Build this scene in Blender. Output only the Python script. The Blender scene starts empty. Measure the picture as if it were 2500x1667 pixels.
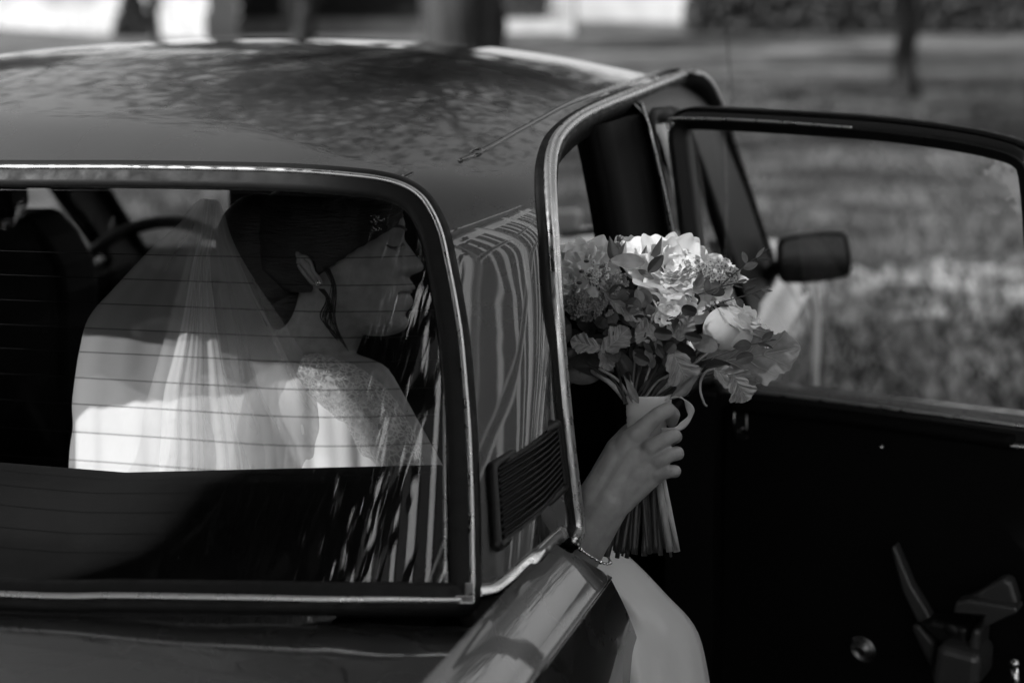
import bpy, bmesh, math, random
import numpy as np
from mathutils import Vector, Matrix
C = bpy.context.scene
rnd = random.Random(7); nrs = np.random.RandomState(5)

# ---------------------------------------------------------------- camera, light, exposure
CX, CY, CZ, YAW, PITCH, ROLL, FPX = 1.17417, -1.37835, 1.52097, 0.302355, 0.205005, -0.0119846, 4294.69
camc = np.array([CX, CY, CZ])
fw = np.array([-math.sin(YAW)*math.cos(PITCH), math.cos(YAW)*math.cos(PITCH), -math.sin(PITCH)])
_r = np.array([math.cos(YAW), math.sin(YAW), 0.0]); _u = np.cross(_r, fw)
rt = _r*math.cos(ROLL)+_u*math.sin(ROLL); up = -_r*math.sin(ROLL)+_u*math.cos(ROLL)
cd = bpy.data.cameras.new('camera'); cam = bpy.data.objects.new('camera', cd); C.collection.objects.link(cam)
cam.matrix_world = Matrix([[rt[0], up[0], -fw[0], CX], [rt[1], up[1], -fw[1], CY], [rt[2], up[2], -fw[2], CZ], [0, 0, 0, 1]])
cd.sensor_width = 36; cd.lens = FPX*36/2500; cd.clip_start = .05; cd.clip_end = 2000
cd.dof.use_dof = True; cd.dof.focus_distance = 1.95; cd.dof.aperture_fstop = 3.2
C.camera = cam
SUN = Vector((-.60, -.50, .63)).normalized()      # direction towards the sun: low, from the car's left
w = bpy.data.worlds.new('World'); C.world = w; w.use_nodes = True
nt = w.node_tree; nt.nodes.clear()
sky = nt.nodes.new('ShaderNodeTexSky'); sky.sky_type = 'NISHITA'; sky.sun_disc = False
sky.sun_elevation = math.asin(SUN.z); sky.sun_rotation = math.atan2(SUN.x, SUN.y); sky.air_density = 1.3; sky.dust_density = 2.0
bwn = nt.nodes.new('ShaderNodeRGBToBW'); bg = nt.nodes.new('ShaderNodeBackground'); wo = nt.nodes.new('ShaderNodeOutputWorld')
nt.links.new(sky.outputs[0], bwn.inputs[0]); nt.links.new(bwn.outputs[0], bg.inputs[0]); nt.links.new(bg.outputs[0], wo.inputs[0])
bg.inputs[1].default_value = 0.10
sl = bpy.data.lights.new('sun', 'SUN'); sl.energy = 4.2; sl.angle = math.radians(.6)
so = bpy.data.objects.new('sun', sl); C.collection.objects.link(so); so.rotation_euler = SUN.to_track_quat('Z', 'Y').to_euler()
C.view_settings.view_transform = 'Standard'; C.view_settings.look = 'None'; C.view_settings.gamma = 1; C.view_settings.use_curve_mapping = False
C.view_settings.exposure = 1.12
C.cycles.use_denoising = True
C.cycles.max_bounces = 8; C.cycles.transparent_max_bounces = 24; C.cycles.caustics_reflective = False; C.cycles.caustics_refractive = False

# ---------------------------------------------------------------- helpers
def ray(px, py): return fw+rt*(px-1250)/FPX+up*(833-py)/FPX
def D(px, py, depth): return camc+ray(px, py)*depth
def hit(px, py, fn, lo=1.2, hi=4.0, n=700):
    d = ray(px, py); ts = np.linspace(lo, hi, n); P = camc+d*ts[:, None]
    g = fn(P[:, 0], P[:, 1], P[:, 2]); i = np.where(g[:-1]*g[1:] <= 0)[0]
    if not len(i): return camc+d*ts[np.argmin(abs(g))]
    i = i[0]; t = ts[i]+(ts[i+1]-ts[i])*abs(g[i])/(abs(g[i])+abs(g[i+1])+1e-12)
    return camc+d*t
def plane(px, py, p0, n):
    d = ray(px, py); return camc+d*(np.dot(np.array(p0)-camc, n)/np.dot(d, n))
def ipath(pts, m=8, closed=False):
    """Catmull-Rom through points"""
    pts = np.array(pts, float); n = len(pts); out = []
    segs = n if closed else n-1
    for i in range(segs):
        if closed: p0, p1, p2, p3 = pts[(i-1) % n], pts[i], pts[(i+1) % n], pts[(i+2) % n]
        else: p0, p1, p2, p3 = pts[max(i-1, 0)], pts[i], pts[i+1], pts[min(i+2, n-1)]
        for k in range(m):
            t = k/m; out.append(.5*((2*p1)+(-p0+p2)*t+(2*p0-5*p1+4*p2-p3)*t*t+(-p0+3*p1-3*p2+p3)*t**3))
    if not closed: out.append(pts[-1])
    return np.array(out)
ROOT = {}
def mesh(name, V, F, mat, parent=None, smooth=True, loc=None):
    me = bpy.data.meshes.new(name); me.from_pydata([tuple(map(float, v)) for v in V], [], [tuple(map(int, f)) for f in F]); me.update()
    if smooth: me.polygons.foreach_set('use_smooth', [True]*len(me.polygons))
    me.materials.append(mat)
    o = bpy.data.objects.new(name, me); C.collection.objects.link(o)
    if parent: o.parent = parent
    return o
def empty(name, label, cat, group=None, parent=None, loc=(0, 0, 0)):
    o = bpy.data.objects.new(name, None); C.collection.objects.link(o); o.location = loc
    if label: o['label'] = label
    if cat: o['category'] = cat
    if group: o['group'] = group
    if parent: o.parent = parent
    o.empty_display_size = .05
    return o
def tag(o, label, cat, group=None):
    o['label'] = label; o['category'] = cat
    if group: o['group'] = group
    return o
class MB:
    def __init__(s): s.V = []; s.F = []
    def add(s, V, F):
        n = len(s.V); s.V += [tuple(v) for v in V]; s.F += [tuple(i+n for i in f) for f in F]
    def box(s, c, h, R=None):
        c = np.array(c); V = []
        for x in (-1, 1):
            for y in (-1, 1):
                for z in (-1, 1):
                    v = np.array([x*h[0], y*h[1], z*h[2]])
                    V.append(c+(R@v if R is not None else v))
        s.add(V, [(0, 1, 3, 2), (4, 6, 7, 5), (0, 4, 5, 1), (2, 3, 7, 6), (0, 2, 6, 4), (1, 5, 7, 3)])
    def tube(s, P, R, n=8, caps=True):
        P = np.array(P, float); m = len(P); R = np.broadcast_to(np.array(R, float), (m,))
        T = np.gradient(P, axis=0); T /= (np.linalg.norm(T, axis=1)[:, None]+1e-12)
        a = np.array([0, 0, 1.]) if abs(T[0][2]) < .9 else np.array([1., 0, 0])
        nrm = np.cross(T[0], a); nrm /= np.linalg.norm(nrm); V = []
        for i in range(m):
            nrm = nrm-T[i]*np.dot(nrm, T[i]); nrm /= np.linalg.norm(nrm)+1e-12; b = np.cross(T[i], nrm)
            for k in range(n):
                t = 2*math.pi*k/n; V.append(P[i]+R[i]*(nrm*math.cos(t)+b*math.sin(t)))
        F = [(i*n+k, i*n+(k+1) % n, (i+1)*n+(k+1) % n, (i+1)*n+k) for i in range(m-1) for k in range(n)]
        if caps: F += [tuple(range(n-1, -1, -1)), tuple(range((m-1)*n, m*n))]
        s.add(V, F)
    def sweep(s, P, N, prof, closed=False):
        """profile points (a across in the tangent plane, b along the normal)"""
        P = np.array(P, float); N = np.array(N, float); m = len(P); n = len(prof)
        if closed: T = np.roll(P, -1, 0)-np.roll(P, 1, 0)
        else: T = np.gradient(P, axis=0)
        T /= (np.linalg.norm(T, axis=1)[:, None]+1e-12); B = np.cross(N, T); B /= (np.linalg.norm(B, axis=1)[:, None]+1e-12)
        V = [P[i]+B[i]*a+N[i]*b for i in range(m) for a, b in prof]
        F = [(i*n+k, i*n+(k+1) % n, ((i+1) % m)*n+(k+1) % n, ((i+1) % m)*n+k) for i in range(m if closed else m-1) for k in range(n)]
        if not closed: F += [tuple(range(n-1, -1, -1)), tuple(range((m-1)*n, m*n))]
        s.add(V, F)
    def sphere(s, c, r, nu=12, nv=8, ax=(1, 1, 1), R=None):
        V = []; F = []
        for i in range(nv+1):
            ph = math.pi*i/nv
            for k in range(nu):
                t = 2*math.pi*k/nu; v = np.array([math.sin(ph)*math.cos(t)*ax[0], math.sin(ph)*math.sin(t)*ax[1], math.cos(ph)*ax[2]])*r
                V.append(np.array(c)+(R@v if R is not None else v))
        F = [(i*nu+k, (i+1)*nu+k, (i+1)*nu+(k+1) % nu, i*nu+(k+1) % nu) for i in range(nv) for k in range(nu)]
        s.add(V, F)
    def grid(s, V, nu, nv, close_u=False):
        F = []
        for i in range(nu if close_u else nu-1):
            for j in range(nv-1):
                a = i*nv+j; b = ((i+1) % nu)*nv+j; F.append((a, b, b+1, a+1))
        s.add(V, F)
    def obj(s, name, mat, parent=None, smooth=True): return mesh(name, s.V, s.F, mat, parent, smooth)
def mod(o, kind, **k):
    m = o.modifiers.new(kind.lower(), kind)
    for a, b in k.items(): setattr(m, a, b)
    return m
def bake(o):
    dg = bpy.context.evaluated_depsgraph_get(); ev = o.evaluated_get(dg); me = bpy.data.meshes.new_from_object(ev)
    o.modifiers.clear(); o.data = me; return o
def prof_round(w, h, n=10):
    return [(w*math.cos(2*math.pi*k/n), h*math.sin(2*math.pi*k/n)) for k in range(n)]

# ---------------------------------------------------------------- materials (the photograph is black and white: neutral greys)
def mat(name, col, rough=.6, metal=0, spec=.5, coat=0, noise=None, bump=None, sheen=0, trans=0, coords='Object', rvar=None):
    m = bpy.data.materials.new(name); m.use_nodes = True; n = m.node_tree; b = n.nodes['Principled BSDF']
    b.inputs['Base Color'].default_value = (col, col, col, 1); b.inputs['Roughness'].default_value = rough
    b.inputs['Metallic'].default_value = metal; b.inputs['Specular IOR Level'].default_value = spec
    b.inputs['Coat Weight'].default_value = coat; b.inputs['Coat Roughness'].default_value = .02; b.inputs['Coat IOR'].default_value = 1.6; b.inputs['Sheen Weight'].default_value = sheen
    tc = n.nodes.new('ShaderNodeTexCoord')
    def nz(scale, detail=4, sc3=None):
        t = n.nodes.new('ShaderNodeTexNoise'); t.inputs['Scale'].default_value = scale; t.inputs['Detail'].default_value = detail
        if sc3:
            mp = n.nodes.new('ShaderNodeMapping'); mp.inputs['Scale'].default_value = sc3; n.links.new(tc.outputs[coords], mp.inputs[0]); n.links.new(mp.outputs[0], t.inputs[0])
        else: n.links.new(tc.outputs[coords], t.inputs[0])
        return t
    if noise:  # (scale, lo, hi[, mapping])
        t = nz(noise[0], 5, noise[3] if len(noise) > 3 else None); r = n.nodes.new('ShaderNodeMapRange')
        r.inputs['From Min'].default_value = .35; r.inputs['From Max'].default_value = .65
        r.inputs['To Min'].default_value = noise[1]; r.inputs['To Max'].default_value = noise[2]
        n.links.new(t.outputs[0], r.inputs[0]); n.links.new(r.outputs[0], b.inputs['Base Color'])
    if rvar:
        t = nz(rvar[0], 5); r = n.nodes.new('ShaderNodeMapRange'); r.inputs['From Min'].default_value = .35; r.inputs['From Max'].default_value = .7
        r.inputs['To Min'].default_value = rvar[1]; r.inputs['To Max'].default_value = rvar[2]; n.links.new(t.outputs[0], r.inputs[0]); n.links.new(r.outputs[0], b.inputs['Roughness'])
    if bump:
        t = nz(bump[0], 3, bump[3] if len(bump) > 3 else None); bp = n.nodes.new('ShaderNodeBump'); bp.inputs['Strength'].default_value = bump[1]; bp.inputs['Distance'].default_value = bump[2]
        n.links.new(t.outputs[0], bp.inputs['Height']); n.links.new(bp.outputs[0], b.inputs['Normal'])
    return m
M = {}
M['paint'] = mat('car_paint', .018, .28, coat=1, spec=.5, noise=(3, .013, .021), rvar=(9, .2, .34))
_n = M['paint'].node_tree; _b = _n.nodes['Principled BSDF']; _t = _n.nodes.new('ShaderNodeTexCoord'); _z = _n.nodes.new('ShaderNodeTexNoise'); _z.inputs['Scale'].default_value = 5.5; _z.inputs['Detail'].default_value = 3
_p = _n.nodes.new('ShaderNodeBump'); _p.inputs['Strength'].default_value = .5; _p.inputs['Distance'].default_value = .0009; _n.links.new(_t.outputs['Object'], _z.inputs[0]); _n.links.new(_z.outputs[0], _p.inputs['Height'])
_n.links.new(_p.outputs[0], _b.inputs['Normal']); _n.links.new(_p.outputs[0], _b.inputs['Coat Normal'])
M['rubber'] = mat('black_rubber', .006, .6, spec=.22, rvar=(60, .5, .75), bump=(300, .2, .0006))
M['chrome'] = mat('chrome', .62, .16, metal=1, rvar=(40, .08, .35))
M['alu'] = mat('worn_bright_trim', .62, .3, metal=1, rvar=(70, .2, .5))
M['vinyl'] = mat('black_vinyl', .004, .6, spec=.08, bump=(500, .25, .0006))
M['plastic'] = mat('black_plastic', .007, .42, spec=.35, bump=(800, .15, .0004))
M['greyplastic'] = mat('grey_vinyl', .045, .32, spec=.7, bump=(420, .35, .0008))
M['headliner'] = mat('headliner', .05, .9, bump=(200, .2, .001))
M['skin'] = mat('skin', .30, .46, spec=.4, noise=(70, .26, .34), bump=(420, .35, .0007))
M['skin'].node_tree.nodes['Principled BSDF'].inputs['Subsurface Weight'].default_value = .08
M['skin'].node_tree.nodes['Principled BSDF'].inputs['Subsurface Radius'].default_value = (.004, .004, .004)
M['skin'].node_tree.nodes['Principled BSDF'].inputs['Subsurface Scale'].default_value = 1
M['lip'] = mat('lip', .13, .35)
M['hair'] = mat('dark_hair', .012, .42, bump=(60, .8, .003, (1, 1, 9)))
M['satin'] = mat('white_satin', .68, .45, sheen=.3, bump=(900, .08, .0004))
M['skirt'] = mat('skirt_satin', .62, .5, sheen=.3, bump=(30, .2, .004))
M['wrap'] = mat('ribbon_cloth', .62, .7, bump=(900, .25, .0005))
M['petal'] = mat('petal', .84, .55, sheen=.2, noise=(60, .78, .88), bump=(160, .2, .0008))
M['petal'].node_tree.nodes['Principled BSDF'].inputs['Subsurface Weight'].default_value = .0
M['floret'] = mat('floret', .60, .6, noise=(200, .4, .7))
M['leaf_pale'] = mat('felted_leaf', .26, .75, sheen=.3, noise=(90, .20, .31), bump=(300, .3, .0008))
M['leaf_vein'] = mat('leaf_vein', .36, .6)
M['leaf_dark'] = mat('dark_leaf', .035, .38, noise=(80, .022, .05), bump=(200, .25, .0006))
M['leaf_mid'] = mat('mid_leaf', .16, .5, noise=(80, .12, .2), bump=(200, .25, .0006))
M['stem'] = mat('stem', .05, .45, noise=(40, .015, .085, (1, 1, .15)))
M['stem_pale'] = mat('pale_stem', .30, .4, noise=(60, .2, .4, (1, 1, .15)))
M['gem'] = mat('gem', .8, .08, metal=1)
M['bark'] = mat('bark', .02, .9, noise=(9, .010, .032, (1, 1, .25)), bump=(14, 1, .03, (1, 1, .2)))
M['tree_leaf'] = mat('tree_leaf', .06, .6, noise=(1.2, .035, .09))
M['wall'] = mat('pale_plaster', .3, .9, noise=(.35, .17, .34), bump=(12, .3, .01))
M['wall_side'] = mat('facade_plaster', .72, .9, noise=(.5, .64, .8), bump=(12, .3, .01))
M['darkglass'] = mat('dark_window', .02, .1)
M['iron'] = mat('black_iron', .015, .5)
M['concrete'] = mat('concrete', .32, .9, noise=(2, .26, .38), bump=(20, .4, .01))
M['mirror'] = mat('mirror_glass', .7, .03, metal=1)
def alpha_mat(name, kind):
    m = bpy.data.materials.new(name); m.use_nodes = True; n = m.node_tree; n.nodes.clear(); o = n.nodes.new('ShaderNodeOutputMaterial')
    def N(t): return n.nodes.new('ShaderNode'+t)
    L = n.links.new; tr = N('BsdfTransparent'); mx = N('MixShader')
    if kind in ('glass', 'glass_tint'):
        tr.inputs[0].default_value = (.9,)*3+(1,) if kind == 'glass' else (.8,)*3+(1,)
        gl = N('BsdfGlossy'); gl.inputs['Roughness'].default_value = .0; gl.inputs[0].default_value = (1, 1, 1, 1)
        fr = N('Fresnel'); fr.inputs[0].default_value = 1.52; ad = N('Math'); ad.operation = 'ADD'; ad.inputs[1].default_value = 1; dv_ = N('Math'); dv_.operation = 'DIVIDE'; mu = N('Math'); mu.operation = 'MULTIPLY'; mu.inputs[1].default_value = 2.0 if kind == 'glass' else 2.0; mu.use_clamp = True
        L(fr.outputs[0], ad.inputs[0]); L(fr.outputs[0], dv_.inputs[0]); L(ad.outputs[0], dv_.inputs[1]); L(dv_.outputs[0], mu.inputs[0]); L(mu.outputs[0], mx.inputs[0]); L(tr.outputs[0], mx.inputs[1]); L(gl.outputs[0], mx.inputs[2])
    else:
        di = N('BsdfDiffuse'); tl = N('BsdfTranslucent'); m2 = N('MixShader'); m2.inputs[0].default_value = .45
        c = .88; di.inputs[0].default_value = (c, c, c, 1); tl.inputs[0].default_value = (c, c, c, 1)
        L(di.outputs[0], m2.inputs[1]); L(tl.outputs[0], m2.inputs[2])
        L(tr.outputs[0], mx.inputs[1]); L(m2.outputs[0], mx.inputs[2])
        if kind == 'veil':   # fine net: looks denser where it turns edge-on
            lw = N('LayerWeight'); lw.inputs[0].default_value = .35; mr = N('MapRange')
            mr.inputs['To Min'].default_value = .27; mr.inputs['To Max'].default_value = .85
            L(lw.outputs['Facing'], mr.inputs[0]); L(mr.outputs[0], mx.inputs[0])
        if kind == 'lace':
            tc = N('TexCoord'); vo = N('TexVoronoi'); vo.feature = 'DISTANCE_TO_EDGE'; vo.inputs['Scale'].default_value = 150
            nz = N('TexNoise'); nz.inputs['Scale'].default_value = 26
            L(tc.outputs['Object'], nz.inputs[0]); ad = N('MixRGB'); ad.inputs[0].default_value = .02; L(tc.outputs['Object'], ad.inputs[1]); L(nz.outputs[1], ad.inputs[2]); L(ad.outputs[0], vo.inputs[0])
            mr = N('MapRange'); mr.inputs['From Max'].default_value = .19; mr.inputs['To Min'].default_value = .92; mr.inputs['To Max'].default_value = .42
            L(vo.outputs[0], mr.inputs[0]); L(mr.outputs[0], mx.inputs[0])
    L(mx.outputs[0], o.inputs[0]); return m
M['glass'] = alpha_mat('window_glass', 'glass'); M['veil'] = alpha_mat('veil_tulle', 'veil'); M['lace'] = alpha_mat('lace', 'lace')
def leafmat(name, c):
    m = bpy.data.materials.new(name); m.use_nodes = True; n = m.node_tree; n.nodes.clear(); o = n.nodes.new('ShaderNodeOutputMaterial')
    di = n.nodes.new('ShaderNodeBsdfDiffuse'); tl = n.nodes.new('ShaderNodeBsdfTranslucent'); mx = n.nodes.new('ShaderNodeMixShader'); mx.inputs[0].default_value = .4
    di.inputs[0].default_value = tl.inputs[0].default_value = (c, c, c, 1)
    n.links.new(di.outputs[0], mx.inputs[1]); n.links.new(tl.outputs[0], mx.inputs[2]); n.links.new(mx.outputs[0], o.inputs[0]); return m
M['tree_leaf'] = leafmat('tree_leaf', .075)
def grassmat():
    m = mat('grass_ground', .1, .95); n = m.node_tree; b = n.nodes['Principled BSDF']; tc = n.nodes['Texture Coordinate'] if 'Texture Coordinate' in n.nodes else n.nodes.new('ShaderNodeTexCoord')
    def nz(s, d, st=None):
        t = n.nodes.new('ShaderNodeTexNoise'); t.inputs['Scale'].default_value = s; t.inputs['Detail'].default_value = d
        mp = n.nodes.new('ShaderNodeMapping'); mp.inputs['Scale'].default_value = st or (1, 1, 1); n.links.new(tc.outputs['Object'], mp.inputs[0]); n.links.new(mp.outputs[0], t.inputs[0]); return t
    a = nz(1.6, 8, (.7, 1, 1)); c = nz(.35, 3); ad = n.nodes.new('ShaderNodeMath'); ad.operation = 'ADD'; n.links.new(a.outputs[0], ad.inputs[0]); n.links.new(c.outputs[0], ad.inputs[1])
    r = n.nodes.new('ShaderNodeMapRange'); r.inputs['From Min'].default_value = .86; r.inputs['From Max'].default_value = 1.2; r.inputs['To Min'].default_value = .008; r.inputs['To Max'].default_value = .115
    n.links.new(ad.outputs[0], r.inputs[0]); n.links.new(r.outputs[0], b.inputs['Base Color'])
    bp = n.nodes.new('ShaderNodeBump'); bp.inputs['Strength'].default_value = .8; bp.inputs['Distance'].default_value = .08; n.links.new(a.outputs[0], bp.inputs['Height']); n.links.new(bp.outputs[0], b.inputs['Normal'])
    return m
M['sunlit_patch'] = mat('sunlit_ground', .3, .95, noise=(2.6, .16, .46), bump=(20, .6, .02)); M['grass'] = grassmat(); M['blade'] = leafmat('grass_blade', .065)  # first one: paler ground colour standing in for sun on the lawn

# ---------------------------------------------------------------- car: body surfaces as functions of car coordinates (X right, Y forward, Z up)
def smax(a, b, k):
    h = np.clip(.5+.5*(a-b)/k, 0, 1); return b*(1-h)+a*h+k*h*(1-h)
def xside(Y, Z): return .698-.115*(Z-.94)-.30*np.maximum(0, Z-1.12)**2-.02*np.maximum(0, Y-.9)**2
def yrear(X, Z): return -.048+.24*X**2+.93*(Z-.96)+2.0*np.maximum(0, np.abs(X)-.43)**2
def ywind(X, Z): return 2.05-.20*X**2-1.35*(Z-.94)
def zroof(X, Y): return 1.432-.12*X**2-.22*X**4-.20*np.maximum(0, 1.0-Y)**2-.10*np.maximum(0, Y-1.05)**2
def fside(X, Y, Z): return np.abs(X)-xside(Y, Z)
def frear(X, Y, Z): return (yrear(X, Z)-Y)/1.36
def fwind(X, Y, Z): return (Y-ywind(X, Z))/1.6
def froof(X, Y, Z): return Z-zroof(X, Y)
_A = hit(1133, 396, frear); _B = hit(1196, 1436, fside); _C = hit(1330, 520, fside); _n = np.cross(_B-_A, _C-_A); _n /= np.linalg.norm(_n); _n *= np.sign(_n[0])
def fcham(X, Y, Z): return (np.abs(X)-_A[0])*_n[0]+(Y-_A[1])*_n[1]+(Z-_A[2])*_n[2]
def G(X, Y, Z):
    a = fside(X, Y, Z); b = frear(X, Y, Z); c = fwind(X, Y, Z)
    a = smax(a, fcham(X, Y, Z)+.012*(Z-1.15)**2, .055); g = smax(a, b, .016)
    g = smax(g, c, .05)
    wg = 1/(1+np.exp(-np.clip((np.maximum(b, c)-a-.035)/.012, -30, 30)))
    return smax(g, froof(X, Y, Z), .034+.05*wg)
def grad(fn, P, e=1e-4):
    P = np.atleast_2d(P); g = np.stack([fn(*(P+e*np.eye(3)[i]).T)-fn(*(P-e*np.eye(3)[i]).T) for i in range(3)], 1)
    return g/np.linalg.norm(g, axis=1)[:, None]
def inpoly(x, y, poly):
    ins = np.zeros(x.shape, bool); n = len(poly); j = n-1
    for i in range(n):
        xi, yi = poly[i]; xj, yj = poly[j]
        c = ((yi > y) != (yj > y)) & (x < (xj-xi)*(y-yi)/(yj-yi+1e-15)+xi); ins ^= c; j = i
    return ins
def nearest(p, poly):
    poly = np.array(poly); a = poly; b = np.roll(poly, -1, 0); d = b-a
    out = np.empty_like(p)
    for k in range(len(p)):
        t = np.clip(((p[k]-a)*d).sum(1)/((d*d).sum(1)+1e-15), 0, 1); q = a+d*t[:, None]; i = np.argmin(((q-p[k])**2).sum(1)); out[k] = q[i]
    return out
# rear window trim line, traced from its visible half, mirrored to the other side
_c = [(0, 418), (300, 419), (600, 424), (760, 430), (860, 438), (930, 447), (985, 463), (1025, 490), (1052, 530), (1072, 580), (1087, 650), (1104, 740), (1118, 834), (1128, 950), (1135, 1050), (1139, 1150), (1142, 1250), (1143, 1350), (1143, 1440), (1134, 1467), (1100, 1470), (900, 1469), (600, 1466), (300, 1462), (0, 1458)]
RW = np.array([hit(a, b, frear) for a, b in _c])
RW[:, 0] = np.maximum(RW[:, 0], .02)
_m = RW[::-1].copy(); _m[:, 0] *= -1; _m = _m[_m[:, 0] < -.04]
RWl = np.vstack([RW, _m]); RWl = ipath(RWl, 5, True)
RWl[:, 1] = yrear(RWl[:, 0], RWl[:, 2])
# right door opening bright rail
_c = [(1388, 1326), (1399, 1306), (1402, 1280), (1394, 1210), (1383, 1120), (1371, 1010), (1360, 890), (1351, 770), (1344, 640), (1338, 520), (1337, 440), (1343, 388), (1360, 345), (1395, 308), (1440, 280), (1500, 253), (1560, 229), (1620, 207), (1665, 191), (1694, 187), (1716, 196), (1733, 218), (1748, 252), (1775, 325), (1805, 415), (1840, 520), (1882, 645)]
RAILpx = _c
RL = ipath(np.array([hit(a, b, G) for a, b in _c]), 5)
yz = RL[:, 1:]
RL0 = RL[:, :]
# openings in (Y,Z)
rp = [tuple(p) for p in yz if p[0] < .955 and p[1] > .95]
rear_open = rp+[(.962, rp[-1][1]), (.968, .952), (rp[0][0], .952)]
front_open = [(.985, .952), (.985, 1.10), (.980, 1.25), (.985, 1.322), (1.08, 1.324), (1.16, 1.318), (1.195, 1.305), (1.222, 1.275), (1.305, 1.178), (1.38, 1.105), (1.44, 1.050), (1.52, .960), (1.525, .952)]
front_open_l = [(.985, .952), (.985, 1.10), (.980, 1.25), (.985, 1.322), (1.08, 1.324), (1.16, 1.318), (1.30, 1.312), (1.40, 1.285), (1.51, 1.19), (1.60, 1.11), (1.74, .99), (1.77, .952)]
_w = []
for x in np.linspace(-1, 1, 21): _w.append((.55*x, 1.345-.02*x*x))
wind_open = _w+[(.62, 1.2), (.655, .985)]+[(.655*x, .965) for x in np.linspace(.95, -.98, 15)]+[(-.672, .975), (-.650, 1.2), (-.610, 1.30)]
def shell_grid():
    c = np.array([0, .95, .985]); faces = []
    lo = np.array([-.78, -.2, .93]); hi = np.array([.78, 2.2, 1.5]); VV = []; FF = []; base = 0
    for ax, sg in ((2, 1), (0, 1), (0, -1), (1, 1), (1, -1)):
        o = [i for i in range(3) if i != ax]; st = .0085
        na, nb = [int((hi[i]-lo[i])/st) for i in o]
        a = np.linspace(lo[o[0]], hi[o[0]], na); b = np.linspace(lo[o[1]], hi[o[1]], nb)
        P = np.zeros((na, nb, 3)); P[..., o[0]] = a[:, None]; P[..., o[1]] = b[None, :]; P[..., ax] = hi[ax] if sg > 0 else lo[ax]
        d = (P-c).reshape(-1, 3); L = np.zeros(len(d)); H = np.ones(len(d))*1.6
        for _ in range(26):
            m = (L+H)/2; q = c+d*m[:, None]; g = G(q[:, 0], q[:, 1], q[:, 2]); ins = g < 0; L = np.where(ins, m, L); H = np.where(ins, H, m)
        q = c+d*((L+H)/2)[:, None]; VV.append(q)
        i, j = np.meshgrid(np.arange(na-1), np.arange(nb-1), indexing='ij'); i = i.ravel(); j = j.ravel()
        f = np.stack([i*nb+j, (i+1)*nb+j, (i+1)*nb+j+1, i*nb+j+1], 1)+base; FF.append(f); base += len(q)
    V = np.vstack(VV); F = np.vstack(FF)
    cen = V[F].mean(1); x, y, z = cen.T; N = grad(G, cen)
    rem = inpoly(x, z, [(p[0], p[2]) for p in RWl]) & (y < .75)
    s = (np.abs(N[:, 0]) > .45)
    rem |= s & (inpoly(y, z, rear_open) | inpoly(y, z, front_open)) | s & (x < 0) & inpoly(y, z, front_open_l)
    rem |= inpoly(x, z, wind_open) & (y > 1.3) & (N[:, 1] > .3)
    F = F[~rem]
    # snap the cut edges to the outlines
    used = np.unique(F); tmp = {}
    from collections import Counter
    e = np.sort(np.vstack([F[:, [0, 1]], F[:, [1, 2]], F[:, [2, 3]], F[:, [3, 0]]]), 1)
    ue, cnt = np.unique(e, axis=0, return_counts=True); bv = np.unique(ue[cnt == 1])
    p = V[bv]
    for poly, which in (([(q[0], q[2]) for q in RWl], 'r'), (rear_open, 's'), (front_open, 's'), (front_open_l, 'l'), (wind_open, 'w')):
        if which in 'sl': uv = p[:, 1:]
        else: uv = p[:, [0, 2]]
        near = nearest(uv, poly); dd = np.linalg.norm(near-uv, axis=1)
        ok = dd < .012
        if which == 'r': ok &= p[:, 1] < .75
        if which == 'w': ok &= p[:, 1] > 1.3
        if which == 's': ok &= np.abs(p[:, 0]) > .45
        if which == 'l': ok &= p[:, 0] < -.45; which = 's'
        k = bv[ok]
        if which == 's':
            V[k, 1:] = near[ok]; sx = np.sign(V[k, 0]); L = np.full(len(k), .3); H = np.full(len(k), .8)
            for _ in range(24):
                m = (L+H)/2; ins = G(m, V[k, 1], V[k, 2]) < 0; L = np.where(ins, m, L); H = np.where(ins, H, m)
            V[k, 0] = sx*L
        else:
            V[k, 0] = near[ok][:, 0]; V[k, 2] = near[ok][:, 1]
            V[k, 1] = (yrear if which == 'r' else ywind)(V[k, 0], V[k, 2])
    keep = V[F][:, :, 2].min(1) > .938
    F = F[keep]; used, inv = np.unique(F, return_inverse=True)
    return V[used], inv.reshape(F.shape)
car = empty('sedan_car', 'dark vintage four door sedan with its right rear door open, parked on grass', 'car')
SV, SF = shell_grid()
mesh('roof_shell', SV, SF, M['paint'], car)
SN = grad(G, SV); hv = SV-SN*.022
hl = mesh('headliner', hv, SF[:, ::-1], M['headliner'], car)
def sidehit(px, py): return hit(px, py, G)
def orient(P, N, ctr):
    """reverse points when the profile's +a side would point to the centre"""
    T = P[len(P)//3+1]-P[len(P)//3]; B = np.cross(N[len(P)//3], T)
    return np.dot(B, P[len(P)//3]-ctr) > 0
# rear glass, seal and trim
xs = np.linspace(-.70, .70, 141); zs = np.linspace(.94, 1.335, 41)
def patch(polyf, func, xs, zs, ax='r'):
    A, B = np.meshgrid(xs, zs, indexing='ij'); idx = {}; V = []; F = []
    ca = (A[:-1, :-1]+A[1:, 1:])/2; cb = (B[:-1, :-1]+B[1:, 1:])/2; ins = inpoly(ca, cb, polyf)
    if ax == 's': P = np.stack([func(A, B), A, B], -1)
    else: P = np.stack([A, func(A, B), B], -1)
    P = P.reshape(-1, 3); nb = len(zs)
    F = np.array([(i*nb+j, (i+1)*nb+j, (i+1)*nb+j+1, i*nb+j+1) for i in range(len(xs)-1) for j in range(nb-1) if ins[i, j]])
    u, inv = np.unique(F, return_inverse=True); return P[u], inv.reshape(F.shape)
V, F = patch([(p[0], p[2]) for p in RWl], lambda a, b: yrear(a, b)+.004, xs, zs)
rg = mesh('rear_window', V, F, M['glass'], car)
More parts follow.
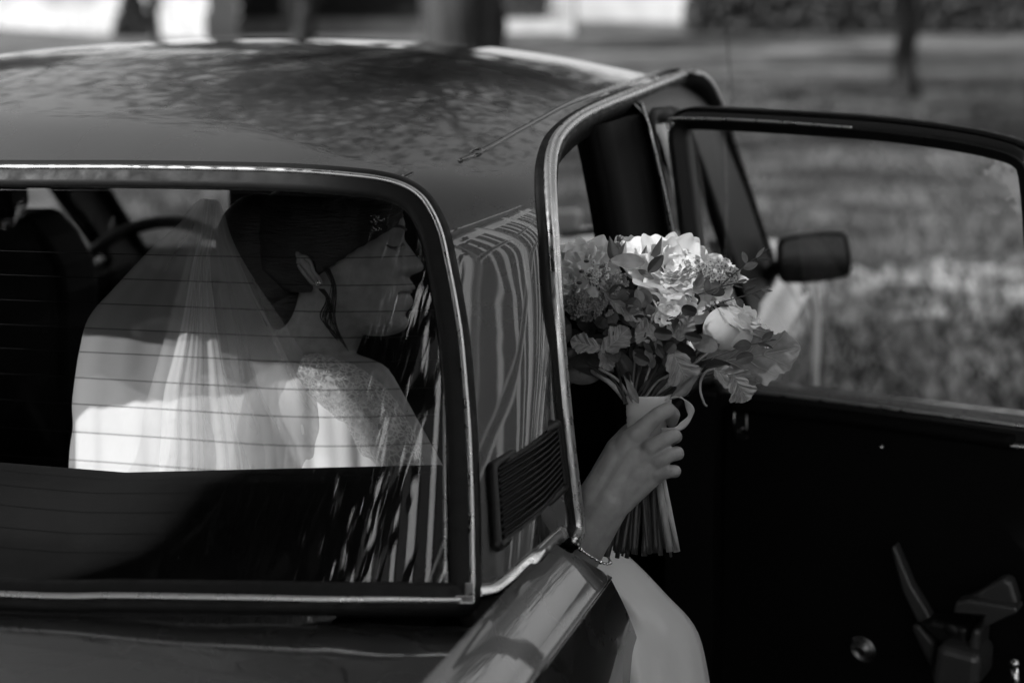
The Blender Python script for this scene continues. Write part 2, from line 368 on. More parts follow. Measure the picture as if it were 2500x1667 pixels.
RN = grad(frear, RWl); ctr = np.array([0, .15, 1.13])
P_, N_ = RWl, RN
if not orient(P_, N_, ctr): P_, N_ = P_[::-1], N_[::-1]
mb = MB(); mb.sweep(P_, N_, [(-.019, -.004), (-.019, .003), (-.014, .0055), (-.007, .007), (.0, .0085), (.007, .0075), (.0125, .004), (.0135, -.004)], True); mb.obj('window_seal', M['rubber'], car)
mb = MB(); mb.sweep(P_+N_*.0084, N_, [(-.0030, -.001), (-.0024, .0014), (0, .0024), (.0024, .0014), (.0030, -.001)], True); mb.obj('window_trim', M['alu'], car)
# clip where the trim strips meet at the lower right corner
k = hit(1128, 1456, frear); nk = grad(frear, k)[0]; mb = MB()
for (a, b, hx, hz) in ((1134, 1449, .0045, .010), (1119, 1469, .0105, .0045)):
    c = hit(a, b, frear)+nk*.0095; ex = np.array([1, .25, 0]); ex /= np.linalg.norm(ex); ez = np.cross(ex, nk); R = np.stack([ex, nk, ez], 1); mb.box(c, (hx, .0022, hz), R)
o = mb.obj('trim_clip', M['alu'], car, False); mod(o, 'BEVEL', width=.0012, segments=2)
# heater wires on the rear glass
for k_, (yl, ym, yr) in enumerate([(614, 615, 618), (672, 677, 688), (733, 738, 752), (793, 799, 815), (851, 857, 874), (913, 921, 942), (976, 985, 1008), (1043, 1053, 1078), (1110, 1120, 1148)]):
    zl = hit(0, yl, frear)[2]; zr = hit(1060, yr+6, frear)[2]; zm = hit(500, ym, frear)[2]
    mb = MB(); P = []
    xr = hit(1062, yr, frear)[0]
    x = np.linspace(-xr, xr, 41); a = zl; 
    z = zl+(zr-zl)*(np.abs(x)/xr)**2.6
    P = np.stack([x, yrear(x, z)+.006, z], 1); mb.tube(P, .00042, 5); mb.obj('heater_wire', M['rubber'], rg)
mb = MB(); P = np.array([hit(1081, y, frear)+np.array([0, .006, 0]) for y in np.linspace(560, 1420, 20)]); mb.tube(P, .0016, 6); mb.obj('heater_strip', M['alu'], rg)
# door-opening rail, seal
def rail(P, mirror, name='door_rail'):
    P = P.copy(); N = grad(G, P)
    if mirror: P[:, 0] *= -1; N[:, 0] *= -1
    ctr = np.array([P[:, 0].mean(), 1.0, 1.15]); q, n = (P, N) if orient(P, N, ctr) else (P[::-1], N[::-1])
    mb = MB(); mb.sweep(q, n, [(-.0070, -.006), (-.0075, .0075), (-.005, .0108), (-.0015, .0108), (.0005, .0085), (.0025, .0108), (.006, .0098), (.0078, .006), (.0078, -.004)]); mb.obj(name, M['alu'], car)
    mb = MB(); mb.sweep(q+n*.001, n, [(-.011, -.025), (-.011, .002), (-.0065, .005), (.0065, .003), (.012, .0035), (.0155, .001), (.0155, -.01)]); mb.obj('opening_seal', M['rubber'], car)
rail(RL, False); rail(RL, True)
# roof gutter that ends beside the rear window
gp = [(1122, 392), (1150, 381), (1200, 356), (1260, 322), (1320, 290), (1380, 258), (1450, 232), (1530, 203), (1600, 181), (1660, 170)]
P = ipath([hit(a, b, G) for a, b in gp], 5); N = grad(G, P)
for s in (1, -1):
    P2 = P*np.array([s, 1, 1]); N2 = N*np.array([s, 1, 1]); mb = MB(); q, n = (P2, N2) if s > 0 else (P2[::-1], N2[::-1])
    mb.sweep(q, n, [(-.0028, -.003), (-.0032, .0016), (-.0012, .0032), (.001, .0028), (.0032, .0, ), (.0032, -.003)]); mb.obj('roof_gutter', M['paint'], car)
c = hit(1162, 373, G); n = grad(G, c)[0]; t = P[6]-P[4]; t /= np.linalg.norm(t); b = np.cross(n, t); mb = MB()
ring = [c+n*.0022+t*.010*math.cos(a)+b*.0042*math.sin(a) for a in np.linspace(0, 2*math.pi, 25)]; mb.tube(ring, .0016, 8, False); mb.obj('gutter_end', M['paint'], car)
# pillar vent with its slats
vc = [(1195, 1141), (1353, 1036), (1371, 1190), (1207, 1338)]
Q = [sidehit(*p) for p in vc]; vn = np.cross(Q[1]-Q[0], Q[3]-Q[0]); vn /= np.linalg.norm(vn)
if vn[0] < 0: vn = -vn
def bil(a, b, o=0):
    p = (Q[0]*(1-a)+Q[1]*a)*(1-b)+(Q[3]*(1-a)+Q[2]*a)*b
    for _ in range(3): p = p-vn*float(G(*p))/float(np.dot(grad(G, p)[0], vn))
    return p+vn*o
mb = MB(); V = [bil(a, b, .0025) for a in np.linspace(0, 1, 9) for b in np.linspace(0, 1, 9)]
mb.grid(V, 9, 9); vent = mb.obj('pillar_vent', M['plastic'], car, False)
mb = MB(); P = [bil(a, b, .006) for a, b in ((0, 0), (1, 0), (1, 1), (0, 1))]; pts = []
for i in range(4):
    a, b = P[i], P[(i+1) % 4]; pts += [a+(b-a)*.06, a+(b-a)*.5, a+(b-a)*.94]
pts = ipath(pts, 3, True); mb.sweep(pts, np.tile(vn, (len(pts), 1)), [(-.0045, -.006), (-.0045, .001), (-.002, .003), (.002, .003), (.0045, .001), (.0045, -.006)], True); mb.obj('vent_frame', M['plastic'], vent)
sm = None
for i in range(11):
    b = .09+.082*i
    mb = MB(); A, B = bil(.05, b, .0055), bil(.95, b, .0055); e = (B-A); T = e/np.linalg.norm(e); dn_ = np.cross(vn, T)
    if dn_[2] > 0: dn_ = -dn_
    V = []; ns = 7
    for a_ in np.linspace(.05, .95, ns):
        p = bil(a_, b, .0050)
        for (s_, h_) in ((-.0024, -.0012), (-.0014, .0028), (-.0004, .0030), (.0022, -.0016)): V.append(p+dn_*s_+vn*h_)
    F = [(i*4+k, i*4+(k+1) % 4, (i+1)*4+(k+1) % 4, (i+1)*4+k) for i in range(ns-1) for k in range(4)]+[(3, 2, 1, 0), (ns*4-4, ns*4-3, ns*4-2, ns*4-1)]
    mb.add(V, F); mb.obj('slat', M['plastic'], vent, False)
# belt moulding at the pillar's foot
bp_ = [(1168, 1456), (1192, 1454), (1216, 1447), (1255, 1419), (1300, 1377), (1340, 1340), (1374, 1309)]
P = ipath([hit(a, b, G) for a, b in bp_], 5); N = grad(G, P)
mb = MB(); mb.sweep(P, N, [(-.0015, -.003), (-.002, .005), (.0, .0065), (.003, .006), (.009, .0045), (.0125, .001), (.0125, -.003)]); mb.obj('belt_moulding', M['chrome'], car)
# lower body
SIDE = [(0, .955), (.006, .951), (.014, .941), (.026, .925), (.036, .908), (.041, .899), (.0435, .8955), (.0450, .8945), (.0452, .8925), (.0435, .889), (.044, .885), (.046, .870), (.048, .855), (.050, .84), (.052, .82), (.0535, .80), (.0545, .78), (.055, .76), (.0555, .735), (.056, .71), (.0562, .685), (.056, .66), (.055, .62), (.054, .585), (.053, .55), (.045, .44), (.03, .34), (0, .27)]
def xb(Y): return .6975-.02*max(0, Y-.9)**2-.045*max(0, -Y-.1)**2-.03*max(0, Y-2.1)**2
def side_panel(name, Ys, s, lean=None, mat_=None, keepf=None):
    V = []; 
    for i, Y in enumerate(Ys):
        for j, (dx, z) in enumerate(SIDE):
            y = Y
            if lean is not None: y = Y+lean(z)*max(0, 1-(Ys[-1]-Y)/.25)
            dz = 0 if Y < 2.0 else -.05*(Y-2.0)
            V.append((s*(xb(y)+dx), y, z+dz if z > .6 else z))
    n = len(SIDE); F = []
    for i in range(len(Ys)-1):
        for j in range(n-1):
            a = i*n+j; f = (a, a+n, a+n+1, a+1); F.append(f if s < 0 else f[::-1])
    o = mesh(name, V, F, mat_ or M['paint'], car); return o
qe = [hit(1410, 1347, lambda X, Y, Z: Z-.945), hit(1497, 1394, lambda X, Y, Z: X-.742), hit(1535, 1510, lambda X, Y, Z: X-.75), hit(1582, 1667, lambda X, Y, Z: X-.753)]
zz = [q[2] for q in qe][::-1]; yy = [q[1] for q in qe][::-1]; Yq = qe[1][1]
_pl = np.polyfit(zz, yy, 2); lean = lambda z: float(np.interp(z, zz, yy)*.35+np.polyval(_pl, max(z, .45))*.65)-Yq
side_panel('quarter_panel', list(np.linspace(-1.15, -.05, 12))+list(np.linspace(0, Yq, 16)), 1, lean)
side_panel('front_door_panel', np.linspace(1.085, 1.93, 10), 1)
side_panel('front_fender', np.linspace(1.94, 2.75, 12), 1)
side_panel('body_side', np.linspace(-1.15, 2.75, 50), -1)
def deck(name, Ys, zf, hw):
    V = []; nx = 41
    for Y in Ys:
        for x in np.linspace(-1, 1, nx): V.append((x*hw(Y), Y, zf(x*hw(Y), Y)))
    F = [(i*nx+j, i*nx+j+1, (i+1)*nx+j+1, (i+1)*nx+j) for i in range(len(Ys)-1) for j in range(nx-1)]
    return mesh(name, V, F, M['paint'], car)
# rear shelf of body under the window, boot lid with a shut line
mb = MB(); V = []; nx = 61
for t in np.linspace(0, 1, 12):
    for x in np.linspace(-.6985, .6985, nx):
        zc = float(np.interp(abs(x), [0, .35, .5, .58, .65, .70], [.946, .948, .944, .934, .917, .910])); zb_ = .9545-.012*(abs(x)/.7)**3
        yf = min(float(yrear(np.float64(x), np.float64(zc))), .118)+.004; V.append((x, yf+(-.119-yf)*t, zc+(zb_-zc)*min(1, t*1.4)))
mb.grid(V, 12, nx); mb.obj('rear_scuttle', M['paint'], car)
deck('boot_lid', np.linspace(-1.15, -.125, 30), lambda x, y: .9535+.004-.012*(abs(x)/.7)**3-.05*max(0, -y-.1)**1.3, lambda Y: .655)
for s in (1, -1):
    mb = MB(); V = []
    Ys = np.linspace(-1.15, -.05, 30)
    for Y in Ys:
        for a in np.linspace(0, 1, 4): V.append((s*(.660+(xb(Y)-.660+.002)*a), Y, .9515-.05*max(0, -Y-.1)**1.3*(1-a)+.002*(1-a)+.001*a))
    mb.grid(V, 30, 4); mb.obj('boot_surround', M['paint'], car)
deck('bonnet', np.linspace(2.02, 2.75, 20), lambda x, y: .955+.02*(1-(x/.65)**2)-.06*(y-2.0)-.25*max(0, y-2.55)**2, lambda Y: .665)
for s in (1, -1):
    mb = MB(); V = []
    for Y in np.linspace(1.94, 2.75, 16):
        for a in np.linspace(0, 1, 6): V.append((s*(.668+(xb(Y)-.668+.001)*a), Y, .950+.012*math.sin(math.pi*a)-.055*(Y-2.0)+.004*a))
    mb.grid(V, 16, 6); mb.obj('fender_top', M['paint'], car)
# front and tail ends so the body is closed
for Y in (2.75, -1.15):
    mb = MB(); z1 = .90 if Y > 0 else .905; mb.box((0, Y, (z1+.35)/2), (.66, .02, (z1-.35)/2-.02)); o = mb.obj('body_end', M['paint'], car, False); mod(o, 'BEVEL', width=.02, segments=3)
mb = MB(); mb.box((0, .8, .25), (.70, 1.9, .02)); mb.box((.70, .8, .28), (.03, 1.1, .05)); mb.obj('floor_pan', M['vinyl'], car, False)
mb = MB(); mb.box((.695, 1.045, .61), (.035, .045, .33)); mb.obj('pillar_base', M['vinyl'], car, False)
mb = MB(); mb.box((0, 2.0, .6), (.66, .02, .33)); mb.obj('bulkhead', M['vinyl'], car, False)
# wheels
for x in (-.68, .68):
    for y in (2.25, -.35):
        mb = MB(); R = np.array([[0, 0, 1], [0, 1, 0], [-1, 0, 0.]])
        th = np.linspace(0, 2*math.pi, 33)[:-1]; pf = [(-.07, .19), (-.08, .25), (-.07, .285), (0, .295), (.07, .285), (.08, .25), (.07, .19)]
        V = [(x+a, y+r*math.cos(t), .295+r*math.sin(t)) for t in th for a, r in pf]; n = len(pf)
        F = [(i*n+j, ((i+1) % 32)*n+j, ((i+1) % 32)*n+j+1, i*n+j+1) for i in range(32) for j in range(n-1)]
        mb.add(V, F); wh = mb.obj('wheel', M['rubber'], car)
        mb = MB(); V = [(x+a, y+r*math.cos(t), .295+r*math.sin(t)) for t in th for a, r in [(-.06, .2), (0, .17), (.045 if x > 0 else -.045, .14), (.05 if x > 0 else -.05, .02)]]; n = 4
        mb.add(V, [(i*n+j, ((i+1) % 32)*n+j, ((i+1) % 32)*n+j+1, i*n+j+1) for i in range(32) for j in range(3)]); mb.obj('rim', M['chrome'], wh)
# windscreen, pillars' dark window frames, side glass
V, F = patch(wind_open, lambda a, b: ywind(a, b)-.004, np.linspace(-.66, .66, 67), np.linspace(.96, 1.35, 41)); mesh('windscreen', V, F, M['glass'], car)
V, F = patch(front_open, lambda a, b: xside(a, b)-.006, np.linspace(.96, 1.55, 90), np.linspace(.95, 1.35, 61), 's'); fg = mesh('front_window', V, F, M['glass'], car)
for po, nm in ((front_open_l, 'front_window'), (rear_open, 'rear_side_window')):
    V, F = patch(po, lambda a, b: -(xside(a, b)-.006), np.linspace(.3, 1.95, 220), np.linspace(.95, 1.35, 61), 's'); mesh(nm, V, F, M['glass'], car)
def frame_along(poly, s, name, wdt, closed=True):
    P = np.array([(s*xside(a, b), a, b) for a, b in ipath(poly, 3, True)]); N = np.tile([s*1., 0, 0.], (len(P), 1))
    c = P.mean(0); q, n = (P, N) if orient(P, N, c) else (P[::-1], N[::-1])
    mb = MB(); mb.sweep(q, n, [(-wdt, -.012), (-wdt, .001), (0, .004), (.008, .003), (.012, -.004)], True); return mb.obj(name, M['rubber'], car)
frame_along(front_open, 1, 'window_frame', .010)
frame_along(front_open_l, -1, 'window_frame', .010)
frame_along([tuple(p) for p in rear_open[::5]]+[tuple(p) for p in rear_open[-3:]], -1, 'window_frame', .012)
# black upper frame of the closed front door between its glass and the bright rail
rail_poly = [(p[0], p[1]) for p in yz if p[0] > .98]+[(1.70, .952), (.98, .952)]
A_, B_ = np.meshgrid(np.linspace(.98, 1.95, 195), np.linspace(.95, 1.375, 86), indexing='ij'); ca = (A_[:-1, :-1]+A_[1:, 1:])/2; cb = (B_[:-1, :-1]+B_[1:, 1:])/2
ins = inpoly(ca, cb, [(p[0], p[1]) for p in yz if p[0] > .98]+[(1.95, .952), (.98, .952)]) & ~inpoly(ca, cb, front_open)
L_ = np.full(A_.shape, .3); H_ = np.full(A_.shape, .85)
for _ in range(22):
    m_ = (L_+H_)/2; q_ = G(m_, A_, B_) < 0; L_ = np.where(q_, m_, L_); H_ = np.where(q_, H_, m_)
P_ = np.stack([L_+.003, A_, B_], -1).reshape(-1, 3); F_ = np.array([(i*86+j, (i+1)*86+j, (i+1)*86+j+1, i*86+j+1) for i in range(194) for j in range(85) if ins[i, j]])
u_, inv_ = np.unique(F_, return_inverse=True); P_ = P_[u_]; okp = P_[:, 0] > .45
F_ = inv_.reshape(F_.shape); F_ = F_[okp[F_].all(1)]
mesh('door_upper_frame', P_, F_, M['plastic'], car)
# bright edge of the centre pillar (forward edge) and inner pillars
mb = MB(); P = np.array([hit(a, b, G)+np.array([.004, 0, 0]) for a, b in [(1560, 252), (1580, 318), (1604, 420), (1628, 530), (1645, 620), (1662, 720)]]); mb.tube(ipath(P, 4), .0022, 8); mb.obj('pillar_trim', M['alu'], car)
for s in (1, -1):
    mb = MB(); V = []
    for z_ in np.linspace(.93, 1.335, 9):
        X0 = xside(.9, z_)
        for (dx, y_) in ((-.06, .80), (-.035, .772), (-.022, .780), (-.018, .83), (-.018, .93), (-.006, .972), (-.03, .985), (-.06, .96)): V.append((s*(X0+dx), y_, z_))
    n = 8; mb.add(V, [(i*n+k, i*n+(k+1) % n, (i+1)*n+(k+1) % n, (i+1)*n+k) for i in range(8) for k in range(n)]); mb.obj('centre_pillar', M['vinyl'], car)
for s in (1, -1):
    mb = MB(); mb.tube([(s*.62, 1.84, .95), (s*.60, 1.62, 1.12), (s*.555, 1.38, 1.30)] if s > 0 else [(-.655, 1.90, .95), (-.63, 1.70, 1.12), (-.58, 1.48, 1.30)], .028 if s > 0 else .012, 10); mb.obj('screen_pillar', M['vinyl'], car)
# etched maker's stamp on the front window: small thin lettering
mb = MB()
def etch(px, py): return hit(px, py, lambda X, Y, Z: X-(xside(Y, Z)-.0045))
for y0, x0, x1, step in ((412, 1732, 1776, 4.2), (424, 1732, 1764, 3.6)):
    x = x0
    while x < x1:
        mb.tube([etch(x, y0-3), etch(x+rnd.uniform(-1, 2), y0+3)], .0005, 4); mb.tube([etch(x, y0+rnd.choice((-3, 0, 3))), etch(x+2.5, y0+rnd.choice((-3, 0, 3)))], .0005, 4); x += step
mb.tube([etch(1730+k*5, 404) for k in range(10)], .0004, 4)
mb.tube([etch(1773+7*math.cos(t), 424+7*math.sin(t)) for t in np.linspace(0, 6.283, 17)], .0005, 4, False)
mb.tube([etch(1764+5*math.cos(t), 395+4*math.sin(t)) for t in np.linspace(0, 6.283, 13)], .0005, 4, False)
mb.obj('etched_marking', mat('etch', .12, .6), fg)
# ---- open rear door
h1 = np.array([.654, 1.051, 1.316]); h0 = np.array([.720, 1.050, .940])
du = np.array([1.149-.72, .939-1.05, 0]); du /= np.linalg.norm(du); dv = h1-h0; dv /= np.linalg.norm(dv)
dn = np.cross(du, dv); dn /= np.linalg.norm(dn)
if np.dot(dn, camc-h0) < 0: dn = -dn
def DP(px, py, off=0): return plane(px, py, h0+dn*off, dn)
def prism(name, pts, off, th, mt, parent, bev=.004, fnp=None, smooth=False):
    P = [ (fnp or DP)(a, b, off) for a, b in pts]; n = len(P); nn = dn if fnp is None else fnp(0, 0, None)
    ctr = sum(P)/n; ar = np.cross(P[1]-P[0], P[2]-P[1])
    tot = sum((np.cross(P[i]-ctr, P[(i+1) % n]-ctr) for i in range(n)))
    if np.dot(tot, nn) < 0: P = P[::-1]
    V = P+[p-nn*th for p in P]; F = [tuple(range(n)), tuple(range(2*n-1, n-1, -1))]+[((i+1) % n, i, i+n, (i+1) % n+n) for i in range(n)]
    o = mesh(name, V, F, mt, parent, smooth)
    if bev: mod(o, 'BEVEL', width=bev, segments=3, limit_method='ANGLE')
    return o
door = empty('rear_door', None, None, None, car)
def DL(u_, v_, n_=0): return h0+du*u_+dv*v_+dn*n_
def dbox(name, u0, u1, v0, v1, n0, n1, mt, par, bev=.003, tuck=0):
    mb = MB(); V = [DL(a-(tuck if (a == u0 and b == v0) else 0), b, c) for a in (u0, u1) for b in (v0, v1) for c in (n0, n1)]
    mb.add(V, [(0, 1, 3, 2), (4, 6, 7, 5), (0, 4, 5, 1), (2, 3, 7, 6), (0, 2, 6, 4), (1, 5, 7, 3)]); o = mb.obj(name, mt, par, False)
    if bev: mod(o, 'BEVEL', width=bev, segments=3)
    return o
dbox('outer_skin', -.005, .80, -.66, -.003, -.085, -.045, M['paint'], door, .008, .125)
dbox('trim_panel', .005, .79, -.64, -.020, -.0449, -.004, M['vinyl'], door, .012, .125)
dbox('sill_ledge', .0, .795, -.030, -.001, -.050, .004, M['plastic'], door, .006)
P = [DP(a, b, .006) for a, b in [(1800, 953), (1900, 962), (2100, 987), (2300, 1013), (2500, 1040)]]; P.append(P[-1]+(P[-1]-P[-2])*1.4)
mb = MB(); mb.tube(ipath(P, 4), .0024, 8); mb.obj('sill_strip', M['alu'], door)
mb = MB(); mb.tube([DP(1745, 948, .010), DP(1790, 952, .010)], .007, 10); mb.obj('lock_tube', M['greyplastic'], door)
P = ipath([DP(a, b, .000) for a, b in [(1790, 985), (1900, 997), (2100, 1022), (2300, 1050), (2480, 1078)]], 4)
mb = MB(); mb.tube(P, .012, 12); mb.obj('panel_roll', M['vinyl'], door)
mb = MB(); mb.tube(ipath([DP(a, b, .008) for a, b in [(2465, 1086), (2500, 1090), (2560, 1100)]], 4), .004, 8); mb.obj('pull_end', M['alu'], door)
# window frame of the open door
fpth = [(1728, 948), (1708, 780), (1688, 620), (1672, 480), (1660, 380), (1655, 325), (1665, 302), (1700, 297), (1850, 304), (2050, 316), (2200, 330), (2330, 348), (2420, 366), (2482, 388), (2506, 430), (2518, 560), (2530, 760), (2545, 1050)]
P = ipath([DP(a, b, .0) for a, b in fpth], 5); N = np.tile(dn, (len(P), 1)); c = DP(2100, 650)
q, n = (P, N) if orient(P, N, c) else (P[::-1], N[::-1])
mb = MB(); mb.sweep(q, n, [(-.0115, -.022), (-.0115, -.002), (-.008, .004), (-.001, .005), (.002, .010), (.005, .010), (.007, .004), (.0125, .002), (.0135, -.022)]); mb.obj('door_frame', M['plastic'], door)
mb = MB(); mb.sweep(q[8:-2], n[8:-2]*1.0, [(.013, -.030), (.013, -.008), (.0185, -.006), (.0185, -.030)]); mb.obj('frame_seal', M['rubber'], door)
bead = [(1634, 318), (1628, 306), (1630, 296), (1642, 290), (1700, 290), (1800, 293), (1900, 298), (2000, 305), (2080, 311)]
mb = MB(); P = ipath([DP(a, b, .012) for a, b in bead], 5); mb.tube(P, np.linspace(.0024, .0012, len(P)), 8); mb.obj('frame_bead', M['alu'], door)
mb = MB(); mb.tube([DP(1638+5*math.cos(t), 303+5*math.sin(t), .011) for t in np.linspace(0, 6.3, 14)], .0014, 6, False); mb.obj('bead_curl', M['alu'], door)
gpoly = [DP(a, b, -.008) for a, b in fpth[0:]]
mb = MB(); mb.add(gpoly, [tuple(range(len(gpoly)))]); mb.obj('door_window', M['glass'], door, False)
# pull recess, screw, winder boss
prism('catch_recess', [(1791, 990), (1822, 986), (1824, 1076), (1793, 1074)], .002, .010, M['plastic'], door, .003)
mb = MB(); mb.tube([DP(1793, 995, .004), DP(1792, 1025, .004), DP(1793, 1062, .004)], .0014, 6); mb.tube([DP(1822, 1006, .004), DP(1823, 1040, .004), DP(1822, 1064, .004)], .0012, 6); mb.obj('catch_rim', M['alu'], door)
prism('catch_lever', [(1797, 1052), (1812, 1042), (1816, 1046), (1803, 1058)], .007, .004, M['chrome'], door, .0015)
mb = MB(); mb.sphere(DP(2152, 1090, .004), .0036, 12, 8); mb.obj('trim_screw', M['chrome'], door)
mb = MB(); mb.sphere(DP(1703, 1056, .006), .0075, 14, 10); mb.sphere(DP(1702, 1070, .006), .006, 14, 10); mb.obj('hinge_bolt', M['plastic'], door)
wc = DP(2108, 1582, .006)
boss = MB(); boss.sphere(wc, .012, 20, 10, (1, 1, .35), np.stack([du, dv, dn], 1)); bo = boss.obj('winder_boss', M['plastic'], door)
for i, r in enumerate((.0175, .0140, .0108, .0076)):
    mb = MB(); cc = wc+dn*(.002+.003*i); mb.tube([cc+r*(du*math.cos(t)+dv*math.sin(t)) for t in np.linspace(0, 2*math.pi, 33)], .0011, 6, False); mb.obj('boss_ring', M['chrome'], bo)
z = lambda L: [(2000+.2126*a, 1350+.2126*b) for a, b in L]
prism('grab_strap', z([(820, -60), (860, -90), (1050, 370), (1290, 760), (1130, 800), (950, 430)]), .030, .022, M['greyplastic'], door, .005)
prism('armrest_arm', z([(1130, 800), (1290, 765), (1400, 790), (1715, 850), (1700, 1110), (1340, 1030), (1200, 900)]), .045, .045, M['plastic'], door, .008)
prism('armrest_post', z([(1745, 860), (1850, 880), (1830, 1150), (1690, 1110)]), .055, .05, M['greyplastic'], door, .008)
prism('armrest_pad', z([(1345, 1040), (1850, 1180), (1830, 1560), (1290, 1560), (1270, 1400)]), .075, .07, M['greyplastic'], door, .012)
prism('armrest_top', z([(1560, 560), (1700, 530), (2260, 620), (2280, 680), (1860, 870), (1890, 720), (1530, 690)]), .065, .03, M['greyplastic'], door, .010)
prism('pull_cup', z([(2110, 280), (2200, 330), (2270, 560), (2250, 640), (1650, 540)]), .050, .025, M['greyplastic'], door, .010)
prism('lit_floor_wedge', z([(1040, 830), (1150, 810), (1330, 1030), (1270, 1330), (1120, 1010)]), .028, .02, M['greyplastic'], door, .006)  # raised grey shape standing in for a lit piece of floor
mb = MB(); mb.sphere(DP(2322, 1537, .047), .010, 16, 8, (1, 1, .3), np.stack([du, dv, dn], 1)); mb.obj('arm_rivet', M['plastic'], door)
mb = MB(); mb.tube([DP(2478, 1622, .08), DP(2482, 1700, .08)], .006, 10); mb.sphere(DP(2478, 1618, .08), .0075, 12, 8); mb.obj('lock_knob', M['chrome'], door)
# ---- front door exterior mirror
mp0 = np.array([.790, 1.735, 1.03]); mn = np.array([.12, -1, .02]); mn /= np.linalg.norm(mn)
def MP(px, py, off=0): return mn if off is None else plane(px, py, mp0+mn*off, mn)
mirror = empty('wing_mirror', None, None, None, car)
mo = [(1896, 592), (1906, 582), (1960, 573), (2010, 569), (2058, 568), (2068, 574), (2075, 600), (2080, 640), (2078, 664), (2068, 676), (2010, 688), (1960, 692), (1915, 692), (1903, 684), (1895, 640)]
mc = np.mean(mo, 0)
prism('mirror_housing', mo, 0, .055, M['plastic'], mirror, .010, MP, True)
mi = [tuple(mc+(np.array(p)-mc)*.86) for p in mo]
prism('mirror_face', mi, .003, .004, M['darkmirror'] if 'darkmirror' in M else mat('dim_mirror', .16, .05, 1), mirror, .001, MP)
mb = MB(); mb.tube(ipath([MP(1902, 650, -.02), MP(1878, 668, -.03), MP(1862, 700, -.05), MP(1850, 740, -.07)], 5), .013, 10); mb.obj('mirror_stalk', M['plastic'], mirror)
# antenna
mb = MB(); a0 = D(1800, 720, 3.45); mb.tube(ipath([a0, D(1788, 290, 3.45), D(1778, 120, 3.46), D(1764, -60, 3.47), D(1752, -400, 3.48)], 4), .0013, 6); mb.obj('antenna', M['iron'], car)
# ---- interior
def YP(Yc): return lambda px, py, off=0: np.array([0, -1., 0]) if off is None else plane(px, py, (0, Yc+(-off), 0), np.array([0, 1., 0]))
prism('driver_seat', [(-260, 528), (40, 528), (62, 540), (100, 585), (140, 652), (150, 720), (152, 1250), (-380, 1250)], 0, .12, M['vinyl'], car, .02, YP(.95))
prism('driver_headrest', [(-260, 380), (8, 380), (14, 450), (20, 525), (-260, 525)], 0, .07, M['vinyl'], car, .015, YP(.97))
prism('passenger_seat', [(553, 400), (1110, 400), (1150, 700), (1150, 1250), (553, 1250)], 0, .12, M['vinyl'], car, .01, YP(.98))
z0 = hit(270, 657, lambda X, Y, Z: Y-1.70)[2]
mb = MB(); mb.box((0, 1.84, z0-.16), (.63, .14, .16)); o = mb.obj('dashboard', M['vinyl'], car, False); mod(o, 'BEVEL', width=.03, segments=4)
sw = empty('steering_wheel', None, None, None, car)
wc = np.array([-.335, 1.33, z0-.035]); wn = np.array([0, -.88, .47]); wn /= np.linalg.norm(wn); wu = np.cross(wn, (1, 0, 0)); wu /= np.linalg.norm(wu); wx = np.array([1., 0, 0])
mb = MB(); mb.tube([wc+.2*(wx*math.cos(t)+wu*math.sin(t)) for t in np.linspace(0, 2*math.pi, 49)], .0115, 10, False); mb.obj('wheel_rim', M['plastic'], sw)
for a in (0, math.pi, -math.pi/2):
    mb = MB(); mb.tube([wc-wn*.03, wc+.2*(wx*math.cos(a)+wu*math.sin(a))], .012, 8); mb.obj('spoke', M['plastic'], sw)
mb = MB(); mb.sphere(wc-wn*.03, .05, 16, 8, (1, 1, .5)); mb.obj('horn_pad', M['plastic'], sw)
# rear seat, parcel shelf
sy = .27; zs_ = hit(500, 1182, lambda X, Y, Z: Y-sy)[2]
mb = MB(); V = []
prof = [(.045, zs_-.045), (.10, zs_-.05), (.17, zs_-.045), (sy-.03, zs_-.008), (sy, zs_), (sy+.06, zs_-.006), (sy+.10, zs_-.06), (sy+.16, .75), (sy+.2, .55)]
prof = [(float(a), float(b)) for a, b in ipath([(a, b, 0) for a, b in prof], 4)[:, :2]]
for x in np.linspace(-.64, .64, 33):
    for a, b in prof: V.append((x*.94, max(a, float(yrear(x*.94, b))+.035), b+.036*max(-.2, min(1, (x-.28)/.4))-(.02 if abs(x) > .6 else 0)))
mb.grid(V, 33, len(prof)); o = mb.obj('rear_seat_back', mat('seat_cloth', .009, .95, spec=.08, noise=(7, .007, .012), bump=(260, .3, .001)), car)
mb = MB(); mb.box((0, .72, .50), (.62, .28, .07)); o = mb.obj('rear_seat_cushion', M['vinyl'], car, False); mod(o, 'BEVEL', width=.03, segments=4)
mb = MB(); mb.box((0, .04, zs_-.10), (.62, .10, .03)); mb.obj('parcel_shelf', M['vinyl'], car, False)
# wiper behind the screen base
mb = MB(); mb.tube([hit(1362, 588, fwind, 2, 5)+np.array([0, .03, .01]), hit(1470, 580, fwind, 2, 5)+np.array([0, .03, .01])], .007, 8); mb.obj('wiper', M['iron'], car)

